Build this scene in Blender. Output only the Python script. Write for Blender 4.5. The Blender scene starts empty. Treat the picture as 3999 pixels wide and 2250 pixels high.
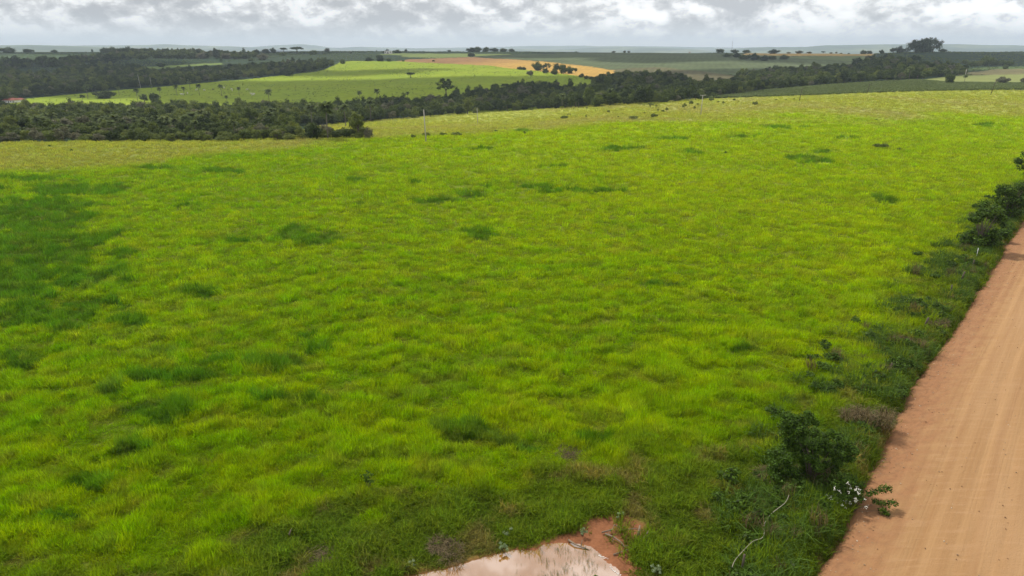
import bpy, math, random
import numpy as np
from mathutils import Vector
R = math.radians
S = bpy.context.scene
COL = S.collection
# ------------------------------------------------------------------ camera
PITCH = R(19.33); HC = 25.0; FPX = 2666.0
cam = bpy.data.cameras.new('camera'); camo = bpy.data.objects.new('camera', cam); COL.objects.link(camo)
cam.sensor_width = 36.0; cam.lens = 36.0 * FPX / 3999.0
cam.clip_start = 0.5; cam.clip_end = 60000
camo.location = (0, 0, HC); camo.rotation_euler = (R(90) - PITCH, 0, 0)
S.camera = camo
# ------------------------------------------------------------------ exposure, sun, sky
S.view_settings.view_transform = 'Standard'; S.view_settings.look = 'None'
S.view_settings.gamma = 1; S.view_settings.exposure = 0.0
SUN_AZ = R(-38); SUN_EL = R(52)          # ahead and to the left of the view, high
sd = Vector((math.sin(SUN_AZ) * math.cos(SUN_EL), math.cos(SUN_AZ) * math.cos(SUN_EL), math.sin(SUN_EL)))
sun = bpy.data.lights.new('sun', 'SUN'); suno = bpy.data.objects.new('sun', sun); COL.objects.link(suno)
sun.energy = 4.0; sun.angle = R(2.5); sun.color = (1.0, 0.95, 0.86)
suno.rotation_euler = sd.to_track_quat('Z', 'Y').to_euler(); suno.location = (0, 0, 300)
W = bpy.data.worlds.new('World'); S.world = W; W.use_nodes = True

class NT:
    def __init__(s, nt): s.nt = nt; s.n = nt.nodes; s.l = nt.links
    def add(s, t, **kw):
        n = s.n.new(t)
        for k, v in kw.items(): setattr(n, k, v)
        return n
    def put(s, sock, v):
        if isinstance(v, bpy.types.NodeSocket): s.l.new(v, sock)
        elif isinstance(v, bpy.types.Node): s.l.new(v.outputs[0], sock)
        else: sock.default_value = v
    def math(s, op, a, b=None, clamp=False):
        n = s.add('ShaderNodeMath', operation=op, use_clamp=clamp); s.put(n.inputs[0], a)
        if b is not None: s.put(n.inputs[1], b)
        return n.outputs[0]
    def vmath(s, op, a, b=None, sc=None):
        n = s.add('ShaderNodeVectorMath', operation=op); s.put(n.inputs[0], a)
        if b is not None: s.put(n.inputs[1], b)
        if sc is not None: s.put(n.inputs[3], sc)
        return n.outputs[0]
    def mix(s, f, a, b, bt='MIX'):
        n = s.add('ShaderNodeMix', data_type='RGBA', blend_type=bt); s.put(n.inputs[0], f); s.put(n.inputs[6], a); s.put(n.inputs[7], b)
        return n.outputs[2]
    def noise(s, vec, scale, detail=4, rough=.55, dist=0):
        n = s.add('ShaderNodeTexNoise'); n.inputs['Scale'].default_value = scale; n.inputs['Detail'].default_value = detail
        n.inputs['Roughness'].default_value = rough; n.inputs['Distortion'].default_value = dist
        if vec is not None: s.put(n.inputs['Vector'], vec)
        return n.outputs['Fac']
    def ramp(s, f, pts):
        n = s.add('ShaderNodeValToRGB'); s.put(n.inputs[0], f); e = n.color_ramp.elements
        while len(e) < len(pts): e.new(.5)
        for i, (p, c) in enumerate(pts):
            e[i].position = p; e[i].color = (c if len(c) == 4 else (*c, 1)) if hasattr(c, '__len__') else (c, c, c, 1)
        return n.outputs[0]
    def map(s, v, a, b, c=0., d=1.):
        n = s.add('ShaderNodeMapRange'); s.put(n.inputs[0], v)
        for i, x in enumerate((a, b, c, d)): n.inputs[i + 1].default_value = x
        return n.outputs[0]

def build_world():
    t = NT(W.node_tree); t.n.clear()
    out = t.add('ShaderNodeOutputWorld'); bg = t.add('ShaderNodeBackground')
    sky = t.add('ShaderNodeTexSky', sky_type='NISHITA', sun_disc=False); sky.sun_elevation = SUN_EL; sky.sun_rotation = SUN_AZ
    sky.air_density = 1.0; sky.dust_density = 2.0
    tc = t.add('ShaderNodeTexCoord'); sp = t.add('ShaderNodeSeparateXYZ'); t.put(sp.inputs[0], tc.outputs['Generated'])
    z = t.math('MAXIMUM', sp.outputs[2], 0.0)
    P = t.vmath('MULTIPLY', tc.outputs['Generated'], (1.0, 1.0, 1.8))
    big = t.noise(P, 5.5, 2, .5)
    a = t.noise(P, 17.0, 7, .6, .15)
    b = t.noise(t.vmath('ADD', P, (0.004, 0.0, .016)), 17.0, 6, .6, .15)
    bil = t.math('MULTIPLY', t.math('ABSOLUTE', t.math('SUBTRACT', t.noise(P, 26.0, 4, .55), .5)), 1.0)
    rim = t.math('SUBTRACT', a, b)                                        # bright tops, grey bases
    body = t.math('ADD', t.math('MULTIPLY', a, .50), t.math('ADD', t.math('MULTIPLY', big, .46), t.math('MULTIPLY', bil, .45)))
    shade = t.math('ADD', body, t.math('MULTIPLY', rim, 0.55))
    cl = t.ramp(shade, [(.40, (.54, .55, .57)), (.475, (.72, .725, .735)), (.52, (.86, .86, .865)), (.56, (1.08, 1.08, 1.08)), (.66, (1.30, 1.30, 1.29))])
    low = t.map(z, 0.002, 0.036)                                          # the milky band above the horizon
    cl = t.mix(low, (.95, .96, .98, 1), cl)
    east = t.map(sp.outputs[0], -.6, .35, .92, 1.14)
    cl = t.mix(1.0, cl, t.ramp(east, [(0, 0.), (1, 1.)]), 'MULTIPLY') if False else t.vmath('SCALE', cl, sc=east)
    thick = t.map(t.noise(P, 1.3, 2, .5), .58, .72, 1.0, .55)
    skyc = t.vmath('SCALE', sky.outputs[0], sc=.10)
    c = t.mix(thick, skyc, cl)
    c = t.mix(low, cl, c)
    t.put(bg.inputs[0], c); bg.inputs[1].default_value = 1.0
    t.put(out.inputs[0], bg.outputs[0])
build_world()

# ------------------------------------------------------------------ helpers: objects
def tag(o, label=None, cat=None, group=None, kind=None):
    if label: o['label'] = label
    if cat: o['category'] = cat
    if group: o['group'] = group
    if kind: o['kind'] = kind
    return o
def empty(name, loc, rz=0., sc=1.):
    o = bpy.data.objects.new(name, None); COL.objects.link(o); o.location = loc; o.rotation_euler = (0, 0, rz)
    o.scale = (sc, sc, sc) if not hasattr(sc, '__len__') else sc
    o.empty_display_size = .3
    return o
def mobj(name, me, mat=None, parent=None, link=True):
    o = bpy.data.objects.new(name, me)
    if mat is not None and len(me.materials) == 0: me.materials.append(mat)
    if link: COL.objects.link(o)
    if parent is not None: o.parent = parent
    return o
def mesh(name, V, F, smooth=False, attrs=None):
    me = bpy.data.meshes.new(name)
    V = np.asarray(V, dtype=np.float32).reshape(-1, 3)
    if isinstance(F, np.ndarray):
        k = F.shape[1]; n = len(F); me.vertices.add(len(V)); me.vertices.foreach_set('co', V.ravel())
        me.loops.add(n * k); me.loops.foreach_set('vertex_index', F.astype(np.int32).ravel())
        me.polygons.add(n); me.polygons.foreach_set('loop_start', np.arange(0, n * k, k, dtype=np.int32))
        me.update(calc_edges=True)
    else:
        me.from_pydata([tuple(map(float, v)) for v in V], [], [tuple(int(i) for i in f) for f in F])
    if smooth: me.polygons.foreach_set('use_smooth', np.ones(len(me.polygons), bool))
    for nm, (typ, dom, arr) in (attrs or {}).items():
        a = me.attributes.new(nm, typ, dom)
        a.data.foreach_set({'FLOAT': 'value', 'FLOAT_COLOR': 'color', 'FLOAT_VECTOR': 'vector', 'INT': 'value'}[typ], np.ascontiguousarray(arr).ravel())
    me.update(); return me
class MB:
    def __init__(s): s.V = []; s.F = []
    def add(s, V, F):
        o = len(s.V); s.V += [tuple(v) for v in V]; s.F += [tuple(i + o for i in f) for f in F]
    def tube(s, pts, rad, n=7, cap=True):
        pts = [Vector(p) for p in pts]; V = []; F = []
        up = Vector((.31, .2, .93)).normalized()
        for i, p in enumerate(pts):
            d = (pts[min(i + 1, len(pts) - 1)] - pts[max(i - 1, 0)]).normalized()
            a = d.cross(up if abs(d.dot(up)) < .95 else Vector((1, 0, 0))).normalized(); b = d.cross(a)
            r = rad[i] if hasattr(rad, '__len__') else rad
            for k in range(n):
                th = 2 * math.pi * k / n; V.append(p + a * (r * math.cos(th)) + b * (r * math.sin(th)))
        for i in range(len(pts) - 1):
            for k in range(n):
                k2 = (k + 1) % n; F.append((i * n + k, i * n + k2, (i + 1) * n + k2, (i + 1) * n + k))
        if cap: F.append(tuple(range(n))[::-1]); F.append(tuple((len(pts) - 1) * n + k for k in range(n)))
        s.add(V, F)
    def box(s, c, h, rz=0.):
        V = []; ca, sa = math.cos(rz), math.sin(rz)
        for z in (-1, 1):
            for x, y in ((-1, -1), (1, -1), (1, 1), (-1, 1)):
                X, Y = x * h[0], y * h[1]; V.append((c[0] + X * ca - Y * sa, c[1] + X * sa + Y * ca, c[2] + z * h[2]))
        s.add(V, [(3, 2, 1, 0), (4, 5, 6, 7), (0, 1, 5, 4), (1, 2, 6, 5), (2, 3, 7, 6), (3, 0, 4, 7)])
    def ell(s, c, r, n=10, m=7):
        V = []; F = []
        for i in range(m + 1):
            ph = math.pi * i / m
            for k in range(n):
                th = 2 * math.pi * k / n
                V.append((c[0] + r[0] * math.sin(ph) * math.cos(th), c[1] + r[1] * math.sin(ph) * math.sin(th), c[2] + r[2] * math.cos(ph)))
        for i in range(m):
            for k in range(n):
                k2 = (k + 1) % n; F.append((i * n + k, (i + 1) * n + k, (i + 1) * n + k2, i * n + k2))
        s.add(V, F)
    def mesh(s, name, smooth=False): return mesh(name, s.V, s.F, smooth)

# ------------------------------------------------------------------ helpers: noise, projection
def _h(ix, iy, seed):
    n = (ix.astype(np.int64) * 374761393 + iy.astype(np.int64) * 668265263 + seed * 1442695041) & 0xffffffff
    n = ((n ^ (n >> 13)) * 1274126177) & 0xffffffff
    return ((n ^ (n >> 16)) & 0xffff) / 65535.0
def vnoise(x, y, seed=0):
    x = np.asarray(x, float); y = np.asarray(y, float)
    ix = np.floor(x); iy = np.floor(y); fx = x - ix; fy = y - iy
    fx = fx * fx * (3 - 2 * fx); fy = fy * fy * (3 - 2 * fy)
    a = _h(ix, iy, seed); b = _h(ix + 1, iy, seed); c = _h(ix, iy + 1, seed); d = _h(ix + 1, iy + 1, seed)
    return (a * (1 - fx) + b * fx) * (1 - fy) + (c * (1 - fx) + d * fx) * fy
def fbm(x, y, seed=0, oct=4):
    s = 0; a = 1; t = 0
    for o in range(oct): s = s + a * vnoise(x * 2**o, y * 2**o, seed + o * 7); t += a; a *= .5
    return s / t
CP, SP = math.cos(PITCH), math.sin(PITCH)
def ray(x, y):
    """source pixel -> slope of the sight line: (X/Y, Z/Y)"""
    u = (np.asarray(x, float) - 1999.5) / FPX; v = (1125 - np.asarray(y, float)) / FPX
    d = CP + v * SP
    return u / d, (v * CP - SP) / d
def proj(X, Y, Z):
    zc = Z - HC; dep = np.maximum(Y * CP - zc * SP, .5); up = Y * SP + zc * CP
    return 1999.5 + FPX * X / dep, 1125 - FPX * up / dep
def inpoly(x, y, poly):
    x = np.asarray(x); y = np.asarray(y); r = np.zeros(x.shape, bool); n = len(poly)
    for i in range(n):
        x0, y0 = poly[i]; x1, y1 = poly[(i + 1) % n]
        if y0 == y1: continue
        c = ((y0 > y) != (y1 > y)) & (x < (x1 - x0) * (y - y0) / (y1 - y0) + x0); r ^= c
    return r
def zY(Y, y): return HC + Y * ray(0, y)[1]

# ------------------------------------------------------------------ terrain height
def col(x, near, far, back=None):
    p = [(a, b) for a, b in near] + [(a, float(zY(a, b))) for a, b in far]
    Yl, zl = p[-1]
    p += [(Yl * 1.12, zl - 4), (Yl * 1.5, -22), (Yl * 2.2, -30), (40000, -30)]
    s = ray(x, 250)[0]
    return float(s), np.array([q[0] for q in p]), np.array([q[1] for q in p])
L0 = ([(0, 0), (185, 0), (230, -3), (300, -9), (400, -16), (500, -21)], [(600, 400), (680, 378), (800, 345), (950, 312), (1150, 265), (1350, 232), (1550, 208), (1650, 205)])
R0 = ([(0, 0), (430, 0)], [(445, 354), (520, 338), (600, 325), (720, 303), (850, 285), (950, 268), (1050, 245), (1200, 215), (1350, 203)])
COLS = [col(-1400, *L0), col(0, *L0),
 col(650, [(0, 0), (190, 0), (240, -4), (300, -9), (400, -16), (500, -21)], [(600, 402), (700, 375), (800, 350), (900, 325), (1050, 290), (1200, 255), (1400, 225), (1600, 205)]),
 col(1300, [(0, 0), (200, 0), (240, -3), (300, -8), (370, -13.5), (440, -18), (520, -21.5)], [(610, 405), (700, 372), (800, 345), (1000, 305), (1150, 270), (1300, 240), (1450, 218), (1650, 200)]),
 col(1900, [(0, 0), (220, -.5), (260, -3), (320, -8.5), (390, -13.8), (470, -15.5), (540, -20)], [(640, 388), (720, 355), (850, 320), (1000, 288), (1150, 262), (1300, 238), (1450, 220), (1650, 202)]),
 col(2500, [(0, 0), (240, 0), (300, -2), (343, -4.5), (430, -6.7), (500, -12), (600, -15)], [(720, 330), (850, 300), (1000, 275), (1200, 245), (1450, 215), (1600, 205)]),
 col(2800, [(0, 0), (260, 0), (340, -3.6), (420, -5.5), (500, -7.5), (560, -9), (650, -12)], [(760, 310), (900, 282), (1100, 250), (1350, 218), (1550, 208)]),
 col(3200, [(0, 0), (300, 0), (400, -2.5), (470, -4.4)], [(520, 358), (600, 336), (700, 324), (800, 305), (950, 272), (1150, 235), (1350, 213), (1500, 209)]),
 col(3600, [(0, 0), (350, 0), (450, -.8)], [(520, 338), (600, 318), (700, 302), (850, 275), (1000, 240), (1150, 212), (1250, 203)]),
 col(4000, *R0), col(5400, *R0)]
SC = np.array([c[0] for c in COLS])
# road: left edge traced on the plain, then a strip to its right
EDGE = [(3075, 2420), (3181, 2250), (3265, 2140), (3329, 2055), (3340, 1975), (3387, 1876), (3410, 1834), (3478, 1690), (3506, 1661), (3570, 1498), (3600, 1450), (3665, 1372), (3699, 1328), (3735, 1277), (3786, 1199), (3830, 1125), (3900, 1020), (3935, 948), (3999, 858), (4110, 750), (4300, 640)]
def flat(x, y):
    a, b = ray(x, y); Y = -HC / b; return a * Y, Y
EX, EY = flat(np.array([p[0] for p in EDGE], float), np.array([p[1] for p in EDGE], float))
o_ = np.argsort(EY); EX = EX[o_]; EY = EY[o_]
EX = np.concatenate([[EX[0] - 22 * (EX[1] - EX[0]) / (EY[1] - EY[0])], EX]); EY = np.concatenate([[EY[0] - 22], EY])
EX = np.concatenate([[EX[0] - 60 * .12], EX]); EY = np.concatenate([[EY[0] - 60], EY])
_ys = np.linspace(EY[0], EY[-1], 400); _xs = np.interp(_ys, EY, EX)
for _ in range(8): _xs[1:-1] = (_xs[:-2] + _xs[1:-1] * 2 + _xs[2:]) / 4
_xsm = _xs.copy()
for _ in range(1500): _xsm[1:-1] = (_xsm[:-2] + _xsm[1:-1] * 2 + _xsm[2:]) / 4
ROADW = 12.5
def edge_x(Y):
    Y = np.asarray(Y, float); x = np.interp(Y, _ys, _xs)
    return np.where(Y > _ys[-1], _xs[-1] + (Y - _ys[-1]) * 1.1, x)
POND = [(1480, 2330), (1586, 2250), (1738, 2222), (1870, 2180), (2000, 2148), (2090, 2150), (2110, 2128), (2186, 2115), (2303, 2129), (2349, 2165), (2370, 2195), (2410, 2215), (2425, 2235), (2405, 2290), (2380, 2340)]
PX, PY = flat(np.array([p[0] for p in POND], float), np.array([p[1] for p in POND], float)); PX = PX * 1.012; PY = PY * 1.012
PONDW = list(zip(PX, PY))
PX2 = PX.mean() + (PX - PX.mean()) * 1.0; 
def sdist(X, Y, poly):
    """distance to polygon outline, negative inside"""
    d = np.full(np.shape(X), 1e9)
    n = len(poly)
    for i in range(n):
        ax, ay = poly[i]; bx, by = poly[(i + 1) % n]; dx, dy = bx - ax, by - ay
        t = np.clip(((X - ax) * dx + (Y - ay) * dy) / (dx * dx + dy * dy), 0, 1)
        d = np.minimum(d, np.hypot(X - ax - t * dx, Y - ay - t * dy))
    return np.where(inpoly(X, Y, poly), -d, d)
MUD = [(1950, 2150), (2100, 2100), (2230, 2060), (2320, 2005), (2440, 2015), (2530, 2060), (2540, 2110), (2480, 2150), (2500, 2210), (2520, 2300), (2380, 2340), (1900, 2340)]
MX, MY = flat(np.array([p[0] for p in MUD], float), np.array([p[1] for p in MUD], float)); MUDW = list(zip(MX, MY))
def ground(X, Y):
    X = np.atleast_1d(np.asarray(X, float)); Y = np.atleast_1d(np.asarray(Y, float))
    s = X / np.maximum(Y, 60.)
    zs = np.stack([np.interp(Y, c[1], c[2]) for c in COLS])
    s = np.clip(s, SC[0], SC[-1] - 1e-6)
    i = np.clip(np.searchsorted(SC, s, side='right') - 1, 0, len(SC) - 2)
    t = (s - SC[i]) / (SC[i + 1] - SC[i]); t = t * t * (3 - 2 * t)
    k = np.arange(len(s)) if zs.ndim == 2 else None
    z = zs[i, k] * (1 - t) + zs[i + 1, k] * t
    w = np.clip((420 - Y) / 200, 0.15, 1)
    z = z + w * ((fbm(X / 16, Y / 16, 3, 3) - .5) * 1.0 + (fbm(X / 2.6, Y / 2.2, 9, 2) - .5) * .38)
    z = z + np.clip((Y - 500) / 400, 0, 1) * (fbm(X / 160, Y / 160, 5, 3) - .5) * 2.0
    m = (Y < 60) & (np.abs(X) < 20)                                   # the pond's hollow
    if m.any():
        d = sdist(X[m], Y[m], PONDW)
        h = np.clip(1 - d / 2.6, 0, 1); h = h * h * (3 - 2 * h)
        z[m] = z[m] * (1 - h) + h * (-.30) - np.clip(-d, 0, 1) * .35
    ex = edge_x(Y); dr = X - ex; m = (Y < 260) & (dr > -3) & (dr < ROADW + 3)
    if m.any():
        a = np.clip((dr[m] + 1.6) / 1.6, 0, 1) * np.clip((ROADW + 1.6 - dr[m]) / 1.6, 0, 1); a = a * a * (3 - 2 * a)
        z[m] = z[m] * (1 - a) + a * (-.75)
    return z
_YS = np.concatenate([np.linspace(20, 500, 1200), np.geomspace(501, 2300, 1500)])
def hit(x, y):
    """first point of the ground on the sight line through a source pixel (the crest when it passes over)"""
    a, b = ray(x, y); Y = _YS; X = a * Y; g = ground(X, Y); z = HC + b * Y
    k = np.nonzero(z <= g)[0]
    if len(k): i = k[0]
    else: i = int(np.argmin(np.where(Y > 900, (z - g) / Y, 1e9)))
    return Vector((X[i], Y[i], g[i]))

# ------------------------------------------------------------------ field colours (what grows there)
F_MEADOW = [(20, 408), (85, 387), (481, 350), (582, 343), (1000, 306), (1248, 279), (1314, 251), (1330, 242), (1400, 237), (1560, 240), (1700, 247), (1900, 256), (2000, 268), (2078, 275), (2150, 284), (2248, 294), (2322, 308), (2370, 336), (2300, 440), (0, 440)]
F_BROWN = [(1540, 241), (1600, 232), (1680, 229), (1830, 223), (2000, 232), (2155, 243), (2290, 259), (2400, 275), (2400, 300), (2322, 308), (2248, 295), (2078, 275), (2000, 268), (1900, 256), (1700, 247), (1560, 240)]
F_OLIVE = [(1480, 213), (1560, 209), (1800, 210), (2000, 211), (1990, 214), (1840, 222), (1700, 227), (1570, 223), (1570, 217)]
F_CROP = [(1880, 222), (2000, 213), (2300, 204), (3400, 214), (3410, 222), (3340, 252), (3000, 290), (2400, 300), (2400, 274), (2155, 242)]
F_SOIL = [(2380, 272), (2560, 262), (2750, 280), (2900, 300), (2700, 325), (2400, 300)]
F_PALE2 = [(3000, 222), (3410, 219), (3400, 250), (3250, 262), (3330, 240)]
F_GOLD2 = [(2900, 214), (2920, 206), (3420, 207), (3400, 219), (3080, 219)]
F_GREENL = [(-200, 232), (60, 212), (420, 205), (410, 222), (200, 235), (130, 252), (-200, 262)]
F_COFFEE = [(470, 234), (560, 230), (850, 228), (980, 236), (980, 240), (700, 246), (540, 242)]
F_PATCHL = [(92, 292), (120, 286), (222, 282), (225, 292), (160, 299)]
F_PATCHM = [(560, 262), (620, 258), (860, 246), (870, 253), (700, 262), (600, 270)]
F_BAND = [(2760, 384), (2999, 352), (3271, 329), (3400, 320), (3581, 308), (3717, 318), (3999, 320), (5000, 318), (5000, 353), (3999, 353), (3659, 358), (3387, 367), (2999, 382)]
F_RPALE = [(3560, 316), (3640, 306), (3720, 296), (4000, 290), (5000, 288), (5000, 330), (3999, 327), (3717, 326)]
F_RBROWN = [(3700, 294), (3780, 284), (3900, 270), (5000, 262), (5000, 290), (4000, 291)]
F_RGREEN = [(3760, 276), (3790, 268), (3900, 260), (5000, 250), (5000, 264), (3900, 271)]
def lin(r, g, b): return tuple(((c / 255 + .055) / 1.055) ** 2.4 if c > 10 else c / 255 / 12.92 for c in (r, g, b))
# grass colour fields in the near pasture; image-space ellipses (display px at 2575 wide)
PATCH = [(70, 800, 130, 45), (60, 680, 230, 90), (250, 770, 80, 20), (330, 810, 60, 14), (160, 480, 160, 14), (40, 900, 90, 24), (60, 545, 150, 45), (85, 625, 185, 60), (60, 715, 190, 60), (100, 510, 90, 18), (215, 520, 50, 9), (270, 975, 75, 24), (335, 948, 50, 14), (430, 955, 80, 16), (525, 915, 50, 18), (680, 930, 75, 26), (800, 890, 45, 16), (430, 1040, 110, 26), (1130, 1085, 140, 26), (1260, 1110, 40, 14), (770, 598, 85, 20), (740, 578, 30, 10), (840, 590, 30, 7), (1210, 597, 42, 14), (1225, 578, 25, 7), (1190, 585, 22, 5), (1090, 508, 60, 9), (1200, 490, 50, 9), (1330, 472, 55, 9), (1390, 486, 45, 8), (1480, 482, 60, 9), (1530, 480, 25, 5), (1045, 460, 40, 6), (1215, 470, 20, 4), (895, 516, 38, 7), (900, 455, 32, 6), (545, 428, 50, 7), (590, 435, 30, 5), (385, 424, 60, 4), (60, 452, 70, 10), (1215, 376, 38, 4), (1575, 375, 42, 6), (1540, 370, 20, 4), (1750, 385, 32, 6), (1860, 345, 50, 4), (1960, 322, 60, 4), (2010, 400, 45, 7), (2050, 408, 40, 5), (2065, 383, 35, 5), (2125, 347, 32, 5), (2230, 505, 26, 9), (2205, 497, 18, 6), (1870, 885, 40, 10), (1700, 350, 40, 3), (1490, 1105, 55, 20), (1330, 1125, 60, 14), (340, 1140, 60, 18), (260, 1215, 55, 20), (1400, 420, 30, 4), (150, 1300, 50, 12), (2470, 315, 60, 4), (1310, 330, 30, 3), (1650, 718, 60, 9), (500, 745, 60, 14), (470, 520, 40, 6), (620, 607, 40, 6), (760, 845, 40, 7), (390, 888, 45, 8), (700, 1010, 90, 14)]
def near_fields(X, Y, Z):
    x, y = proj(X, Y, Z); xd, yd = x * .644, y * .644
    wx = (fbm(X / 3.5, Y / 3.5, 21, 5) - .5) * 1.5; wy = (fbm(X / 3.5, Y / 3.5, 33, 5) - .5) * 1.5
    sc = 1.0
    p = np.zeros(np.shape(X))
    for cx, cy, rx, ry in PATCH:
        q = ((xd - cx) / rx + wx * 1.8) ** 2 + ((yd - cy) / (ry * .85) + wy * 1.8) ** 2
        p = np.maximum(p, np.clip((1.25 - q) / .7, 0, 1))
    p = np.clip((p * (.55 + .95 * fbm(X / 1.6, Y / .9, 88, 4)) - .32) * 1.7, 0, .82)
    # pale seeding grass along the far side
    lim = np.interp(xd, [-400, 0, 500, 930, 1200, 1500, 1900, 2575, 3500], [448, 440, 402, 375, 352, 334, 306, 300, 298])
    n = fbm(X / 22, Y / 40, 41, 3) - .5
    pale = np.clip((lim + n * 60 - yd) / 22, 0, 1)
    straw = np.clip((fbm(X / 30, Y / 50, 51, 3) - .45) * 4, 0, 1) * pale
    ex = edge_x(Y); dr = ex - X
    verge = np.clip(1.15 - dr / np.interp(Y, [20, 45, 80, 130], [9, 9, 9, 10]) + (fbm(X / 3, Y / 3, 61, 3) - .5) * 1.1, 0, 1)
    bottom = np.clip((yd - np.interp(xd, [0, 500, 900, 1400, 1700, 2000], [1400, 1330, 1235, 1150, 1120, 1020])) / 110 + (fbm(X / 2, Y / 2, 66, 3) - .5) * 2.6, 0, 1)
    verge = np.maximum(verge, bottom * .85)
    dry = np.clip((fbm(X / 1.8, Y / 1.5, 71, 4) - .56) * 7, 0, 1) * (.25 + .75 * verge)
    return p, pale, straw, verge, dry
def mixc(a, b, t): b = np.asarray(b); return a * (1 - t[:, None]) + (b if b.ndim == 2 else b[None]) * t[:, None]
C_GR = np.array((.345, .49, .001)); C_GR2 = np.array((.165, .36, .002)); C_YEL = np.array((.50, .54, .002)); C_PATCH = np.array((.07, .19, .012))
C_PALE = np.array((.36, .38, .085)); C_STRAW = np.array((.37, .35, .15)); C_VERGE = np.array((.115, .170, .018)); C_DRY = np.array((.30, .22, .085))
def grass_col(X, Y, Z):
    p, pale, straw, verge, dry = near_fields(X, Y, Z)
    n1 = np.clip(fbm(X / 9, Y / 7, 101, 4) * 2.4 - .75, 0, 1); n2 = np.clip((fbm(X / 1.7, Y / 1.2, 111, 4) - .44) * 4.5, 0, 1)
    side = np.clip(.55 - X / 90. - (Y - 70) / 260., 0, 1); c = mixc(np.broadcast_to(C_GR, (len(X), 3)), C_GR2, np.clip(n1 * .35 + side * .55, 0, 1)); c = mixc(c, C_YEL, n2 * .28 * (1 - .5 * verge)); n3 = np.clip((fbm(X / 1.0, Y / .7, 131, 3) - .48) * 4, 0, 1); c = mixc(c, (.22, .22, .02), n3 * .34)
    c = mixc(c, C_PALE, pale * .85); c = mixc(c, C_STRAW, straw * .55)
    c = mixc(c, C_VERGE, verge * .9); c = mixc(c, C_PATCH[None] * (.55 + 1.1 * fbm(X / 1.4, Y / 1.0, 191, 3))[:, None], p); c = mixc(c, C_DRY, dry * .75)
    return c, p, pale, verge, dry
def far_col(X, Y, Z):
    x, y = proj(X, Y, Z)
    x = x + (fbm(X / 12, Y / 25, 7, 3) - .5) * 10; y = y + (fbm(X / 14, Y / 30, 8, 3) - .5) * 3.0
    c = np.tile(np.array(lin(52, 72, 46)), (len(X), 1))
    def put(poly, rgb, w=1.0):
        m = inpoly(x, y, poly); c[m] = c[m] * (1 - w) + np.array(rgb) * w
    put(F_GREENL, lin(74, 98, 62)); put(F_COFFEE, lin(45, 70, 42)); put(F_PATCHL, lin(120, 150, 60)); put(F_PATCHM, lin(130, 150, 75))
    put(F_OLIVE, lin(125, 140, 75)); put(F_CROP, lin(100, 112, 76)); put(F_SOIL, lin(112, 104, 72), .8); put(F_PALE2, lin(120, 135, 82), .8)
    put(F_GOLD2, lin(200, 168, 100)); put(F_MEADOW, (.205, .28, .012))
    m = inpoly(x, y, F_BROWN); t = np.clip((x - 1750) / 350 + (y - 245) / 40, 0, 1)[m][:, None]
    c[m] = np.array(lin(160, 122, 82)) * (1 - t) + np.array(lin(205, 165, 84)) * t
    put(F_RGREEN, lin(92, 112, 62)); put(F_RBROWN, lin(122, 116, 78)); put(F_RPALE, lin(140, 148, 84)); put(F_BAND, lin(105, 118, 66))
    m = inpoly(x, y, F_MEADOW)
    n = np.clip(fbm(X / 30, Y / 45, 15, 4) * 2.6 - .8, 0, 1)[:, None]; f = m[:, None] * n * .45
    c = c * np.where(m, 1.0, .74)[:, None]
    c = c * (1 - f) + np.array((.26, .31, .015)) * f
    return c
def is_near(X, Y, Z):
    x, y = proj(X, Y, Z)
    lim = np.interp(x, [-500, 0, 1100, 1300, 1450, 1900, 2100, 2560, 2780, 2999, 3387, 3659, 3999, 5000], [205, 205, 215, 400, 440, 485, 500, 520, 480, 490, 480, 460, 446, 446])
    return Y < lim

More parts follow.
